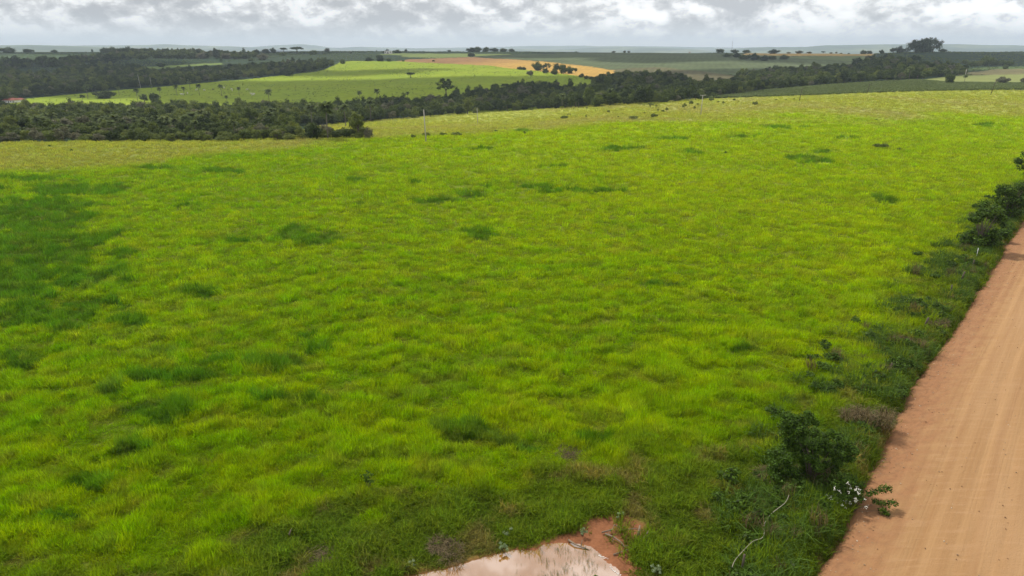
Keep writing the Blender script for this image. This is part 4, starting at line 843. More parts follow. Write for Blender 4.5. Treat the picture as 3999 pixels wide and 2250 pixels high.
# ------------------------------------------------------------------ shrubs on the pale slope and in the pasture
ORD = ['first', 'second', 'third', 'fourth', 'fifth', 'sixth', 'seventh', 'eighth', 'ninth', 'tenth', 'eleventh', 'twelfth', 'thirteenth', 'fourteenth', 'fifteenth', 'sixteenth', 'seventeenth', 'eighteenth', 'nineteenth', 'twentieth'] + ['twenty-' + q for q in ('first', 'second', 'third', 'fourth', 'fifth', 'sixth', 'seventh', 'eighth', 'ninth')] + ['thirtieth'] + ['thirty-' + q for q in ('first', 'second', 'third', 'fourth', 'fifth', 'sixth', 'seventh', 'eighth', 'ninth')]
def sap(seed, kind):
    if kind == 'low': me, P = crown(seed, 1., .38, 16, 26, .13, .26, zc=.38, flatb=.3)
    else: me, P = crown(seed, .7, .75, 9, 24, .14, .26, zc=1.0, flatb=.6, hollow=.7)
    return me, trunk(seed, .7 if kind != 'low' else .2, .05, P, 7)
SAP = {k: [sap(500 + i, k) for i in range(3)] for k in ('low', 'up')}
for k in SAP:
    for c, t_ in SAP[k]: c.materials.append(M_WOODL); t_.materials.append(M_BARK)
SAPD = {k: [(c.copy(), t_) for c, t_ in SAP[k]] for k in SAP}
for k in SAPD:
    for c, t_ in SAPD[k]: c.materials.clear(); c.materials.append(M_BUSH)
def shrub(x, b, w, h, kind, label, dark=False, group=None, name='shrub'):
    p = hit(x, b); k = math.hypot(p.y, p.z - HC) / FPX; sx = w * k / 2; sz = h * k / (.85 if kind == 'low' else 1.9)
    o = empty(name, p - Vector((0, 0, .05)), x * .7, (sx, sx, sz)); tag(o, label, 'shrub', group); c, t_ = (SAPD if dark else SAP)[kind][int(x) % 3]
    mobj('crown', c, None, o); mobj('stem', t_, None, o); return o
SH = [(2204, 467, 36, 16, 'low'), (2222, 451, 18, 8, 'low'), (2289, 467, 10, 26, 'up'), (2415, 462, 12, 12, 'up'), (2431, 449, 8, 8, 'up'), (2474, 466, 46, 14, 'low'), (2551, 461, 34, 20, 'low'), (2516, 448, 10, 14, 'up'), (2569, 438, 14, 16, 'up'), (2540, 420, 34, 24, 'up'), (2562, 422, 16, 18, 'up'), (2588, 442, 18, 16, 'up'), (2604, 440, 18, 26, 'up'), (2672, 431, 26, 34, 'up'), (2699, 409, 20, 16, 'low'), (2712, 432, 14, 22, 'up'), (2724, 414, 14, 14, 'up'), (2804, 404, 16, 12, 'up'), (2823, 410, 16, 18, 'up'), (2776, 396, 26, 16, 'low'), (2866, 394, 14, 10, 'low'), (2883, 400, 8, 10, 'up'), (2947, 411, 30, 16, 'low'), (2291, 428, 14, 12, 'up'), (2241, 429, 6, 9, 'up'), (2078, 432, 16, 11, 'low'), (2310, 412, 18, 13, 'up'), (2382, 415, 10, 10, 'up'), (2326, 436, 5, 10, 'up'), (2376, 441, 16, 12, 'low'), (2202, 437, 6, 8, 'up'), (2048, 529, 18, 22, 'up'), (1937, 518, 18, 14, 'up'), (1922, 518, 8, 14, 'up'), (1615, 540, 28, 16, 'low'), (1666, 533, 38, 18, 'low'), (1732, 533, 40, 16, 'low'), (1784, 532, 48, 17, 'low'), (1520, 545, 28, 8, 'low')]
SH.sort()
for i, (x, b, w, h, kd) in enumerate(SH):
    shrub(x, b, w, h, kd, ('low spreading green shrub' if kd == 'low' else 'upright young shrub') + ' on the pale slope, ' + ORD[i] + ' from the left', kd == 'up' and i % 3 == 0, 'shrubs on the pale slope')
SH2 = [(3069, 394, 9, 10, 'up', 'small shrub at the foot of the crop rows left of the leaning pole'), (3030, 394, 12, 8, 'low', 'tiny pale shrub near the left tip of the crop rows'), (3100, 390, 10, 7, 'low', 'tiny shrub just left of the leaning pole'), (3711, 388, 5, 9, 'up', 'tiny upright bush alone on the olive pasture at the right'), (3422, 471, 12, 8, 'up', 'black-looking small bush on the line where the pale grass ends'), (2832, 604, 15, 18, 'up', 'single dark bush in the bright pasture right of the middle'), (280, 594, 14, 14, 'up', 'dark little bush near the left wood edge, lower one'), (194, 576, 14, 10, 'low', 'dark little bush near the left wood edge, upper one'), (3442, 582, 66, 24, 'low', 'broad brownish bush in the bright pasture at the right'), (3512, 588, 20, 12, 'low', 'small brownish bush beside the broad one'),
 (1615, 935, 7, 16, 'up', 'thin dark weed stalk in the middle of the pasture')]
for a in SH2: shrub(*a, dark=a[0] in (3422, 2832, 280, 194, 1615))

# ------------------------------------------------------------------ roadside bushes
def near_bush(name, label, cat, x, y, spots, cr, leaf, per, mat, seed, trunk_r=.06, flowers=None, dz=0., group=None):
    """spots in metres relative to the foot"""
    if name == 'roadside_shrub' and seed == 31: spots = [(a * 1.14, b_ * 1.1, c_ * 1.06) for a, b_, c_ in spots]
    X, Y = flat(x, y); g = float(ground(float(X), float(Y))[0]); o = empty(name, (float(X), float(Y), g + dz)); tag(o, label, cat, group)
    me, P = crown(seed, 1, 1, 1, per, leaf, cr, spots=spots); mobj('crown', me, mat, o)
    b = MB(); rng = random.Random(seed)
    for s in spots[::max(1, len(spots) // 22)]:
        e = Vector(s); st = Vector((e.x * .08, e.y * .08, 0)); m1 = Vector((e.x * .3 + rng.uniform(-.1, .1), e.y * .3, e.z * .5)); b.tube([st + Vector((0, 0, -.1)), m1, e * .98], [trunk_r, trunk_r * .45, trunk_r * .12], 6)
    mobj('trunk', b.mesh('trunk', True), M_BARK, o)
    return o
def blob(n, c, r, seed):
    rng = np.random.default_rng(seed); d = rng.normal(size=(n, 3)); d /= np.linalg.norm(d, axis=1, keepdims=True); q = d * (rng.random((n, 1)) ** .5) * np.array(r) + np.array(c); q[:, 2] = np.maximum(q[:, 2], .25); return [tuple(v) for v in q]
near_bush('roadside_shrub', 'big dark-leaved shrub between the pasture and the dirt road', 'shrub', 3165, 1905, blob(60, (-.1, .6, 2.0), (2.2, 1.5, 1.2), 1) + blob(26, (-.9, .6, 3.3), (1.1, .9, .9), 2) + blob(24, (1.4, .3, 2.2), (1.2, .9, .8), 3) + blob(14, (-1.7, .2, 1.1), (1.1, .7, .5), 4) + [(-1.15, .7, 3.9), (-.75, .8, 3.9), (-.2, .9, 3.9), (-1.5, .7, 4.1), (-.5, .6, 4.3)], .33, .062, 230, M_BUSH, 31, .035)
fb = near_bush('flowering_shrub', 'small shrub with white flower clusters leaning over the road edge', 'shrub', 3315, 1975, blob(60, (-.3, .7, 1.35), (1.6, 1.0, 1.1), 5) + [(1.1, .2, 1.3), (1.45, .25, 1.35), (1.8, .3, 1.45), (2.1, .35, 1.5), (2.35, .35, 1.5), (1.4, -.1, .95), (1.75, -.2, .9), (2.1, -.25, .9), (2.4, -.25, .95), (1.7, -.5, .6), (1.9, -.6, .5)], .26, .06, 90, M_BUSH, 33, .035)
def flowers():
    rng = np.random.default_rng(3); C = []
    for _ in range(26):
        c = np.array([rng.uniform(-1.5, .8), rng.uniform(-.65, -.1), rng.uniform(.6, 2.5)])
        C.append(c + rng.normal(size=(int(rng.uniform(4, 22)), 3)) * .045)
    C = np.concatenate(C); me = leafmesh('blossom', C, rng.normal(size=C.shape) + np.array([0, -.5, 1]), np.full(len(C), .029), rng, .8)
    mobj('blossom', me, plain('white_petals', (.78, .76, .66), .7, 5, .08), fb)
flowers()
near_bush('roadside_tree', 'two-tiered dark tree with bare trunk showing, beside the road bend', 'tree', 3822, 975, blob(26, (0, 0, 1.6), (2.3, 1.6, 1.1), 11) + blob(16, (.4, .5, 5.2), (1.7, 1.4, 1.0), 12) + blob(5, (-1.3, .2, 4.2), (.6, .5, .3), 13) + blob(7, (2.2, .5, 4.0), (1.0, 1.0, .9), 14), .68, .13, 170, M_BUSH, 41, .14, group='trees along the road')
near_bush('roadside_tree', 'dense dark tree behind the two-tiered one along the road', 'tree', 3935, 862, blob(34, (0, .5, 2.6), (2.6, 2.2, 2.0), 15) + blob(8, (-1.6, 0, 4.6), (.8, .8, .5), 16) + blob(8, (1.2, 0, 5.0), (1.0, .8, .6), 18), .85, .15, 170, M_BUSH, 42, .14, group='trees along the road')
near_bush('roadside_tree', 'dark tree cut by the right border, farthest along the road', 'tree', 4020, 715, blob(30, (0, 0, 3.6), (3.2, 3.0, 2.8), 17), 1.0, .2, 150, M_BUSH, 43, .16, group='trees along the road')
near_bush('roadside_shrub', 'low bush right of the two-tiered tree at the road edge', 'shrub', 3900, 935, blob(12, (0, 0, 1.0), (1.3, 1.2, .6), 19), .55, .12, 130, M_BUSH, 44, .05)
near_bush('leafy_weed', 'dark broad-leaved weed standing in grass above the puddle', 'weed', 1440, 1905, blob(9, (0, 0, .75), (.42, .3, .45), 21) + [(0, 0, 1.25), (-.3, 0, 1.0)], .14, .075, 13, M_BUSH, 51, .02)
for i, (x, y, n_, lb) in enumerate([(2560, 2245, 12, 'silvery herb at the bottom edge right of the puddle'), (1965, 2135, 9, 'silvery herb on the upper left bank of the puddle'), (2275, 2075, 7, 'silvery herb above the puddle by the bare soil'), (2415, 2030, 5, 'small silvery herb at the top of the bare soil'), (1990, 2080, 5, 'silvery sprig above the left bank herb'), (1612, 2205, 4, 'pale small herb at the puddle\'s left bank'), (3075, 2235, 7, 'greyish herb by the bottom edge near the road')]):
    near_bush('silvery_herb', lb, 'herb', x, y, blob(n_, (0, 0, .35), (.35, .3, .2), 60 + i), .10, .032, 55, M_HERB, 70 + i, .012, group='silvery herbs near the puddle')

# ------------------------------------------------------------------ dead tussocks, branches, posts, hose
M_DRYG = leaf_mat('dry_blades', (.15, .115, .06), (.10, .075, .042), .25, .6)
def dead_tussock(label, x, y, r, h, n=700, seed=0, flat_=.6):
    X, Y = flat(x, y); g = float(ground(float(X), float(Y))[0]); o = empty('dead_tussock', (float(X), float(Y), g)); tag(o, label, 'tussock', 'dead grass tussocks by the road')
    rng = np.random.default_rng(seed); V = []; F = []; bv = []
    sub = [(rng.normal(0, r * .5), rng.normal(0, r * .35), rng.uniform(.3, .7)) for _ in range(6)]
    for i in range(n):
        a = rng.uniform(0, 6.28); cx_, cy_, k_ = sub[i % 6]; q = r * k_ * math.sqrt(rng.random()); p = np.array([cx_ + q * math.cos(a), cy_ + q * math.sin(a), 0.02 + h * .5 * k_ * rng.random()]); az = a + rng.normal(0, .9); l = rng.uniform(.2, flat_ + .3); d = np.array([math.cos(az), math.sin(az), 0]); s = np.array([-d[1], d[0], 0]) * .012; hh = h * rng.uniform(.4, .8)
        m_ = p + d * l * hh * .4 + np.array([0, 0, hh * .6]); t_ = p + d * l * hh * 1.3 + np.array([0, 0, hh * .55]); k = len(V); V += [p - s, p + s, m_ + s, m_ - s, t_]; F += [(k, k + 1, k + 2, k + 3), (k + 3, k + 2, k + 4)]; bv += [rng.random()] * 5
    me = mesh('blades', V, F, False, {'bv': ('FLOAT', 'POINT', np.array(bv, np.float32))}); mobj('blades', me, M_DRYG, o)
    b = MB(); b.ell((0, 0, 0), (r * .6, r * .45, h * .3), 14, 8); mobj('root_mound', b.mesh('root_mound', True), plain('dark_humus', (.075, .05, .03), .95, 6), o)
dead_tussock('heap of dead brown roots beside the big shrub, upper one', 3030, 1885, 1.0, .75, 1300, 1, 1.0); dead_tussock('heap of dead brown roots beside the big shrub, lower one', 2935, 1960, .85, .5, 900, 2, 1.0)
dead_tussock('tall brown tussock at the road edge above the big shrub', 3365, 1665, .95, 1.7, 1300, 3, .35); dead_tussock('round brown tussock between fence posts', 3528, 1345, .85, 1.1, 900, 4, .4)
dead_tussock('grey dead tussock left of the round brown one', 3398, 1392, .9, .6, 800, 5, .9); dead_tussock('flat heap of dry stems above the fence posts', 3545, 1215, 1.6, .5, 900, 6, 1.0); dead_tussock('dry patch of stems below the flat heap', 3535, 1265, 1.0, .5, 600, 7, 1.0)
dead_tussock('brown tussock right of the leaning fence post', 3668, 1275, .9, 1.1, 800, 8, .35); dead_tussock('dead matted grass in the pasture near its lower edge', 2220, 1775, .9, .22, 700, 9, 1.3); dead_tussock('dark dead mat above the left end of the puddle', 1340, 2120, 1.0, .4, 900, 10, 1.2); dead_tussock('dark dead mat at the bottom edge left of the puddle', 1265, 2200, .9, .35, 700, 11, 1.2); dead_tussock('dry mat on the pasture left of the verge', 3255, 1290, 1.0, .5, 600, 12, 1.0)
dead_tussock('long reddish grass heap over the left bank of the puddle', 1715, 2135, .8, .45, 800, 13, 1.1)

def g3(x, y, up=0.):
    X, Y = flat(x, y); X, Y = float(X), float(Y); return Vector((X, Y, float(ground(X, Y)[0]) + up))
def branch(label, pts, r, twigs=(), seed=0):
    """pts: source pixels along the branch with heights"""
    c = g3(pts[0][0], pts[0][1]); o = empty('fallen_branch', c); tag(o, label, 'branch', 'dead branches by the puddle'); b = MB()
    P = [g3(x, y, h) - c for x, y, h in pts]; n = len(P); b.tube(P, [r * (1 - .6 * i / (n - 1)) for i in range(n)], 7); mobj('limb', b.mesh('limb', True), M_DEAD, o)
    for tw in twigs:
        b = MB(); Q = [g3(x, y, h) - c for x, y, h in tw]; b.tube(Q, [r * .5, r * .35, r * .15][:len(Q)] if len(Q) <= 3 else r * .35, 6); mobj('twig', b.mesh('twig', True), M_DEAD, o)
branch('bare stick lying across the puddle margin', [(2220, 2097, .1), (2245, 2113, .16), (2275, 2122, .15), (2303, 2130, .08)], .055, [[(2270, 2118, .12), (2274, 2108, .3)]])
branch('forked crooked branch in the middle of the bare soil', [(2350, 2073, .12), (2392, 2072, .22), (2398, 2060, .3), (2432, 2075, .18), (2480, 2074, .12), (2505, 2078, .08)], .045, [[(2392, 2072, .2), (2375, 2078, .15), (2402, 2103, .1)]])
branch('zigzag branch curving down the bare soil', [(2365, 2078, .1), (2397, 2098, .2), (2425, 2115, .14), (2438, 2130, .1), (2452, 2128, .08)], .05, [[(2400, 2098, .15), (2392, 2108, .1)]])
branch('split grey stump wood standing right of the bare soil', [(2492, 2098, .05), (2495, 2088, .25), (2497, 2078, .4)], .09)
branch('thick forked dead wood at the right of the bare soil', [(2488, 2135, .1), (2505, 2122, .2), (2520, 2112, .3), (2531, 2102, .42)], .075, [[(2505, 2134, .08), (2525, 2125, .2), (2530, 2108, .3)]])
branch('thin stick pointing left below the forked dead wood', [(2396, 2153, .06), (2440, 2145, .12), (2485, 2138, .1)], .04)
branch('short pale stick in the grass left of the puddle', [(1130, 2101, .25), (1142, 2087, .45)], .05)
branch('light dry reed stem lying on the road edge', [(3357, 2098, -.02), (3378, 2085, .04), (3399, 2062, .0)], .025)
def fence_post(label, x, y, tx, ty, r=.075, mat=None, name='fence_post'):
    c = g3(x, y); k = math.hypot(c.y, HC) / FPX; h = (y - ty) * k / math.cos(math.atan2(HC, c.y)) ; dx = (tx - x) * k
    o = empty(name, c); tag(o, label, 'fence post', 'fence posts along the road')
    b = MB(); b.tube([(0, 0, -.3), (dx * .5, 0, (h + .35) * .5), (dx, 0, h + .35)], [r * 1.05, r, r * .9], 9); mobj('post', b.mesh('post', True), mat or M_POST, o)
    b = MB(); b.tube([(dx * .8, -r * 1.1, h * .82 + .1), (dx * .8 + .05, -r * 1.25, h * .82 + .14), (dx * .8 + .1, -r * 1.1, h * .8 + .1)], .008, 5); mobj('staple', b.mesh('staple', True), M_POST, o)
    return o
fence_post('weathered post nearest the camera among the posts in the verge', 3473, 1466, 3474, 1438); fence_post('leaning post with weeds at its top', 3604, 1281, 3618, 1245, .09); fence_post('upright dark post third along the verge', 3708, 1156, 3709, 1126); fence_post('slanting dark post fourth along the verge', 3745, 1114, 3756, 1075, .08); fence_post('small farthest post below the two-tiered tree', 3793, 1052, 3797, 1030)
fence_post('broken post by the bottom edge near the white hose', 2893, 2250, 2896, 2202, .06)
fence_post('thin white stake below the two-tiered tree', 3810, 1016, 3810, 985, .035, plain('white_paint', (.7, .7, .68), .6), 'marker_stake')
def hose():
    pts = [(3073, 1985), (3068, 2002), (3057, 2020), (3030, 2042), (2999, 2063), (2980, 2090), (2974, 2112), (2978, 2135), (2972, 2152), (2958, 2160), (2935, 2163), (2912, 2185), (2889, 2210), (2870, 2232), (2858, 2250), (2850, 2275)]
    P = []
    for i in range(len(pts) - 1):
        for k in range(4): t_ = k / 4; P.append(g3(pts[i][0] * (1 - t_) + pts[i + 1][0] * t_, pts[i][1] * (1 - t_) + pts[i + 1][1] * t_, .78))
    for _ in range(4): P = [P[0]] + [(P[i - 1] + P[i] * 2 + P[i + 1]) / 4 for i in range(1, len(P) - 1)] + [P[-1]]
    b = MB(); b.tube(P, .018, 7); tag(mobj('white_hose', b.mesh('white_hose', True), plain('pale_rubber', (.30, .27, .20), .6, 2, .1)), 'long pale hose winding through the grass beside the big shrub', 'hose')
hose()
# reeds standing in the puddle and foam at its rim
def verge_weeds():
    rng = np.random.default_rng(71); n = 2200; Y = 24 + 125 * rng.random(n) ** 1.3; off = rng.gamma(2.2, 1.7, n); X = edge_x(Y) - .5 - off; Z = ground(X, Y); ok = (fbm(X / 3, Y / 4, 55, 3) > .43) & (off < 10)
    X, Y, Z = X[ok], Y[ok], Z[ok]; n = len(X); s = rng.uniform(.5, 1.35, n); pr = []
    for i in range(3):
        me, _ = crown(800 + i, .55, .5, 12, 26, .075, .24, zc=.45); pr.append((me, M_BUSH))
    me = tuft(93, 60, .35, 1.2, .012, .5); me.materials.append(M_DRYG); pr.append((me, M_DRYG))
    me = tuft(94, 80, .5, .95, .014, 1.0); me.materials.append(M_CLUMP); pr.append((me, M_CLUMP))
    scatter('verge_weeds', 'dark leafy weeds and coarse clumps crowding the road verge', np.stack([X, Y, Z], 1), np.stack([X * 0, X * 0, rng.uniform(0, 6.28, n)], 1), np.stack([s * 1.2, s, s], 1), rng.choice(5, n, p=[.08, .08, .04, .10, .70]), pr, None, 'weeds')
verge_weeds()
def road_stones():
    rng = np.random.default_rng(17); n = 1500; Y = rng.uniform(22, 120, n); off = np.where(rng.random(n) < .65, rng.gamma(1.6, .55, n), rng.uniform(0, 12, n)); X = edge_x(Y) + off; Z = np.full(n, -.30) + .20 * np.sin(np.pi * np.clip(off / 12.5, 0, 1)) - .30 * np.clip(1 - (off + .45) / .7, 0, 1); s = rng.uniform(.015, .055, n); pr = []
    for k in range(3):
        b = MB(); b.ell((0, 0, 0), (1, .8 - .1 * k, .6), 7, 5); V = np.array(b.V) * (1 + rng.normal(0, .12, (len(b.V), 1))); pr.append((mesh('stone', V, b.F), plain('road_stone', [(.32, .22, .14), (.20, .11, .06), (.5, .42, .32)][k])))
    scatter('road_stones', 'small stones and clods lying on the dirt road', np.stack([X, Y, Z + s * .4], 1), np.stack([rng.normal(0, .3, n), X * 0, rng.uniform(0, 6.28, n)], 1), np.stack([s, s, s], 1), rng.choice(3, n, p=[.45, .45, .1]), pr, None, 'stones')
road_stones()
def pond_bits():
    rng = np.random.default_rng(8); n = 520; x = rng.uniform(2010, 2400, n); y = rng.uniform(2120, 2260, n); X, Y = flat(x, y); d = sdist(X, Y, PONDW); ok = (d < -.05) & (fbm(X * 2, Y * 2, 4, 2) > .48); X, Y = X[ok], Y[ok]; n = len(X); s = rng.uniform(.25, .7, n)
    me = tuft(91, 5, .10, .5, .006, .25); me.materials.append(M_GRASS); c = np.tile(np.array([(.08, .11, .03)]), (n, 1))
    scatter('pond_reeds', 'thin grass stems standing in the muddy puddle', np.stack([X, Y, np.full(n, -.34)], 1), np.stack([X * 0, X * 0, rng.uniform(0, 6.28, n)], 1), np.stack([s, s, s], 1), np.zeros(n, int), [(me, None)], c, 'reeds')
    # short reedy clump
    c0 = g3(2318, 2238); near_bush('reed_clump', 'green grass clump growing in the puddle', 'grass clump', 2318, 2240, blob(6, (0, 0, .05), (.28, .22, .05), 99), .1, .06, 60, M_CROP, 99, .004, dz=.12)
    b = MB()
    for i in range(26):
        t_ = i / 25; px = np.interp(t_, [0, .35, 1], [2338, 2376, 2424]); py = np.interp(t_, [0, .2, .35, .5, 1], [2152, 2160, 2160, 2200, 2228]); 
        if .38 < t_ < .46: continue
        q = flat(px, py); b.ell((float(q[0]) + rng.uniform(-.06, .06), float(q[1]) + rng.uniform(-.05, .05), -.312), (rng.uniform(.03, .08), rng.uniform(.03, .05), .015), 8, 4)
    tag(mobj('foam', b.mesh('foam', True), plain('foam_white', (.55, .5, .46), .6, 20, .1)), 'white foam along the right rim of the puddle', 'foam', None, 'stuff')
pond_bits()

# ------------------------------------------------------------------ power poles, mast
def pole(label, x, b_, tx, ty, bar=False, r=.16, dark=False, name='power_pole'):
    p = hit(x, b_); k = math.hypot(p.y, p.z - HC) / FPX; h = (b_ - ty) * k; dx = (tx - x) * k
    o = empty(name, p); tag(o, label, 'pole', 'power poles across the pasture' if name == 'power_pole' else None)
    b = MB(); b.tube([(0, 0, -.5), (dx * .5, 0, h * .5), (dx, 0, h)], [r * 1.25, r, r * .75], 8); mobj('shaft', b.mesh('shaft', True), M_POST if dark else M_CONC, o)
    b = MB()
    if bar: b.box((dx, 0, h - .15), (1.15, .08, .08)); mobj('crossbar', b.mesh('crossbar'), M_CONC, o); cs = (-1.0, -.35, .35, 1.0)
    else: cs = (0,)
    for c_ in cs:
        b = MB(); b.tube([(dx + c_, 0, h - .08 if bar else h - .05), (dx + c_, 0, h + .22)], [.06, .045], 6); mobj('insulator', b.mesh('insulator'), M_CONC, o)
    return o
pole('tall concrete pole nearest, standing at the end of the bright pasture', 1664, 557, 1660, 436, r=.17); pole('thin concrete pole behind on the pale slope', 1866, 488, 1864, 427)
pole('concrete pole with a crossbar on the pale slope', 2736, 451, 2738, 377, True); pole('dark pole leaning right at the left part of the crop rows', 3121, 395, 3126, 347, dark=True); pole('dark leaning pole in front of the crop rows, middle', 3385, 366, 3391, 330, dark=True); pole('dark leaning pole in front of the crop rows at the far right', 3868, 371, 3878, 318, dark=True)
pole('pale pointed pole behind the spiky palm', 3768, 300, 3769, 273, r=.35); pole('thin pole in the left hillside wood edge', 550, 345, 547, 296, r=.2); pole('thin pole beside the palms against the hillside wood', 592, 342, 592, 305, r=.2); pole('short thin pole at the lower left wood edge', 361, 356, 356, 325, r=.2)
pole('tiny pole on the skyline above the crop field, left', 2258, 199, 2258, 189, r=.1, name='skyline_pole'); pole('tiny pole on the skyline beside the two small trees', 2471, 204, 2471, 190, r=.1, name='skyline_pole'); pole('tiny pole on the skyline right of the middle', 2688, 208, 2688, 195, r=.1, name='skyline_pole')
def mast():
    p = hit(2857, 205); k = p.y / FPX; h = 42 * k; o = empty('radio_mast', p); tag(o, 'thin tall lattice radio mast on the skyline', 'mast'); w = .6
    b = MB()
    for a in (0, 2.09, 4.19): b.tube([(w * math.cos(a), w * math.sin(a), -.5), (w * .5 * math.cos(a), w * .5 * math.sin(a), h)], .07, 5)
    n = 18
    for i in range(n):
        z0, z1 = h * i / n, h * (i + 1) / n; s0, s1 = w * (1 - .5 * i / n), w * (1 - .5 * (i + 1) / n)
        for a in (0, 2.09, 4.19): b.tube([(s0 * math.cos(a), s0 * math.sin(a), z0), (s1 * math.cos(a + 2.09), s1 * math.sin(a + 2.09), z1)], .04, 4)
    mobj('lattice', b.mesh('lattice'), plain('galvanised', (.35, .36, .37), .5, 2, .1), o); b = MB(); b.tube([(0, 0, h), (0, 0, h + 2)], .05, 5); mobj('antenna', b.mesh('antenna'), M_CONC, o)
mast()

# ------------------------------------------------------------------ buildings
M_WALL = plain('white_plaster', (.72, .70, .66), .8, .8, .08); M_TILE = plain('red_tiles', (.26, .085, .055), .8, 4, .25); M_DARKW = plain('dark_opening', (.03, .03, .035), .4, 1, .1)
def house(label, x, b_, w, h, dpt, nwin, name='farmhouse', flatroof=False, rz=0.):
    p = hit(x, b_); k = math.hypot(p.y, p.z - HC) / FPX; W_ = w * k / 2; H_ = h * k; o = empty(name, p, rz); tag(o, label, 'house' if not flatroof else 'building')
    wall = H_ * (.55 if not flatroof else 1.0); b = MB(); b.box((0, dpt / 2, wall / 2 - .5), (W_, dpt / 2, wall / 2 + .5)); mobj('wall', b.mesh('wall'), M_WALL, o)
    if flatroof:
        b = MB(); b.box((0, dpt / 2, wall + .12), (W_ + .2, dpt / 2 + .2, .12)); mobj('roof', b.mesh('roof'), plain('grey_slab', (.35, .34, .33)), o)
        b = MB(); b.tube([(-W_ * .1, dpt * .4, wall + .2), (-W_ * .1, dpt * .4, wall + 3.2)], 1.6, 14); b.tube([(-W_ * .1, dpt * .4, wall + 3.2), (-W_ * .1, dpt * .4, wall + 3.7)], [1.6, .5], 14); mobj('water_tank', b.mesh('water_tank'), plain('tank_blue_grey', (.25, .28, .32)), o)
    else:
        e = .6; R_ = H_ - wall; V = [(-W_ - e, -e, wall - .1), (W_ + e, -e, wall - .1), (W_ + e, dpt + e, wall - .1), (-W_ - e, dpt + e, wall - .1), (-W_ * .7, dpt / 2, wall + R_), (W_ * .7, dpt / 2, wall + R_)]
        rf = mobj('roof', mesh('roof', V, [(0, 1, 5, 4), (2, 3, 4, 5), (1, 2, 5), (3, 0, 4), (0, 3, 2, 1)]), M_TILE, o)
        b = MB(); b.box((W_ * .3, dpt / 2, wall + R_ + .1), (.3, .3, .5)); mobj('chimney', b.mesh('chimney'), M_TILE, rf)
    for i in range(nwin):
        cx = -W_ + 2 * W_ * (i + .5) / nwin; door = i == nwin // 2; hh = wall * (.38 if door else .2); b = MB(); b.box((cx, .0, wall * (.38 if door else .55)), (W_ / nwin * .38, .05, hh)); f = mobj('door' if door else 'window', b.mesh('opening'), M_DARKW, o)
        b = MB(); b.box((cx, -.08, wall * (.38 if door else .55) - hh - .06), (W_ / nwin * .46, .08, .06)); mobj('sill', b.mesh('sill'), M_WALL, f)
house('white farmhouse with a red tiled roof at the left foot of the meadow', 34, 402, 44, 17, 8, 5); house('smaller white red-roofed outbuilding right of the farmhouse', 70, 397, 28, 12, 6, 3, 'outbuilding')
house('pale flat-roofed farm building with a water tank near the skyline', 1515, 210, 26, 9.5, 12, 3, 'farm_building', True)
for i, (x, y, w, h, lb) in enumerate([(1868, 201, 5, 6, 'tiny white building peeping out of the central skyline clump'), (2694, 208, 4, 4, 'tiny grey hut on the skyline right of the middle')]): house(lb, x, y, w, h, 5, 1, 'hut')

# ------------------------------------------------------------------ cattle
def cow_mesh(seed, graze):
    """one continuous skinned body: trunk, neck, head, legs, tail"""
    bm_v = [(-.75, 0, 1.15), (-.35, 0, 1.12), (.15, 0, 1.10), (.6, 0, 1.18), (.68, 0, 1.38)]; r = [.27, .33, .36, .30, .16]
    E = [(0, 1), (1, 2), (2, 3), (3, 4)]
    if graze: nk = [(.95, 0, .95), (1.15, 0, .45), (1.22, 0, .12)]
    else: nk = [(.98, 0, 1.35), (1.2, 0, 1.5), (1.5, 0, 1.36)]
    V = list(bm_v); k = len(V); V += nk; r += [.19, .15, .08]; E += [(3, k), (k, k + 1), (k + 1, k + 2)]
    for sx, hx in ((0, -.72), (3, .58)):
        for sy in (-.2, .2):
            k = len(V); V += [(hx, sy, .80), (hx + (.06 if sx == 0 else 0), sy, .45), (hx - (.03 if sx == 0 else 0), sy, .06)]; r += [.13, .065, .055]; E += [(sx, k), (k, k + 1), (k + 1, k + 2)]
    k = len(V); V += [(-1.0, 0, 1.15), (-1.05, 0, .6)]; r += [.04, .03]; E += [(0, k), (k, k + 1)]
    me = bpy.data.meshes.new('cow_skin'); me.from_pydata(V, E, []); o = bpy.data.objects.new('tmp', me); COL.objects.link(o)
    md = o.modifiers.new('s', 'SKIN'); md.use_smooth_shade = True
    if not me.skin_vertices: bpy.context.view_layer.update()
    sv = me.skin_vertices[0].data if me.skin_vertices else None
    if sv is None: return None, o
    for i, q in enumerate(r): sv[i].radius = (q, q)
    sv[1].use_root = True
    s2 = o.modifiers.new('ss', 'SUBSURF'); s2.levels = 1; s2.render_levels = 1
    dg = bpy.context.evaluated_depsgraph_get(); dg.update(); m2 = bpy.data.meshes.new_from_object(o.evaluated_get(dg)); bpy.data.objects.remove(o); return m2, None
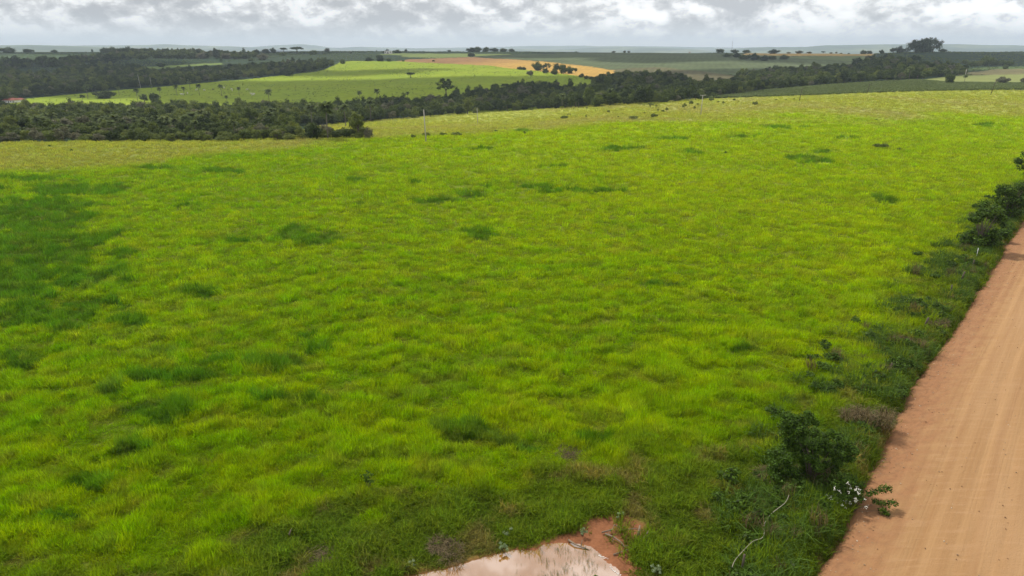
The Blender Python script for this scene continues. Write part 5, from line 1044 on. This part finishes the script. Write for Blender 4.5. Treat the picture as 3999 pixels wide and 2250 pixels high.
def build_cows():
    white = plain('white_hide', (.68, .65, .60), .8, 1.2, .1); dark = plain('dark_hide', (.06, .05, .045), .8)
    ms = []
    for g in (True, False):
        me = bpy.data.meshes.new('x'); m2, tmp = cow_mesh(0, g)
        ms.append(m2)
    def head_bits(graze):
        b = MB(); hx, hz = (1.15, .52) if graze else (1.2, 1.6)
        for s in (-1, 1): b.tube([(hx, s * .08, hz), (hx - .05, s * .22, hz + .12), (hx, s * .26, hz + .24)], [.03, .022, .01], 5)
        h = b.mesh('horns', True); b = MB()
        for s in (-1, 1): b.ell((hx - .02, s * .24, hz - .04), (.05, .13, .03), 8, 5)
        return h, b.mesh('ears', True)
    HB = [head_bits(True), head_bits(False)]
    C = [(767, 354, 'white cow grazing left of the full-headed palm'), (798, 355, 'white cow just right of the full-headed palm'), (708, 372, 'white cow lying near the short palm'), (714, 373, 'white cow beside the one near the short palm'), (733, 367, 'white cow right of the short palm'), (832, 352, 'black and white cow standing alone above the palms'), (905, 351, 'white cow right of the tall cattle palm'), (907, 357, 'white cow lying below the one right of the tall palm'), (966, 353, 'white cow alone beyond the short right palm'), (982, 370, 'white cow of the group at the right, left one'), (988, 374, 'white cow of the group at the right, lowest'), (992, 370, 'white cow of the group at the right, right one'), (875, 346, 'white cow behind the tall cattle palm')]
    rng = random.Random(2)
    for i, (x, y, lb) in enumerate(C):
        g = i % 3 != 0; o = empty('cow', hit(x, y), rng.uniform(0, 6.28), 1.15); tag(o, lb, 'cow', 'cattle on the palm meadow'); k = 0 if g else 1
        bm = ms[k].copy(); bm.materials.clear(); bm.materials.append(dark if i == 5 else white); mobj('body', bm, None, o)
        h, e = HB[k]; mobj('horns', h, M_CONC if len(h.materials) == 0 else None, o); mobj('ears', e, white if len(e.materials) == 0 else None, o)
build_cows()

# ------------------------------------------------------------------ haze
def build_haze():
    b = MB(); b.box((0, 8150, 110), (16600, 8500, 152)); m = bpy.data.materials.new('haze'); m.use_nodes = True; t = NT(m.node_tree); t.n.clear()
    out = t.add('ShaderNodeOutputMaterial'); v = t.add('ShaderNodeVolumePrincipled'); v.inputs['Color'].default_value = (.72, .86, 1.0, 1); v.inputs['Density'].default_value = 1.0e-4; v.inputs['Anisotropy'].default_value = .2
    t.put(out.inputs['Volume'], v.outputs[0]); o = mobj('haze', b.mesh('haze'), m); tag(o, 'thin pale haze over the distant land', 'haze', None, 'stuff')
build_haze()
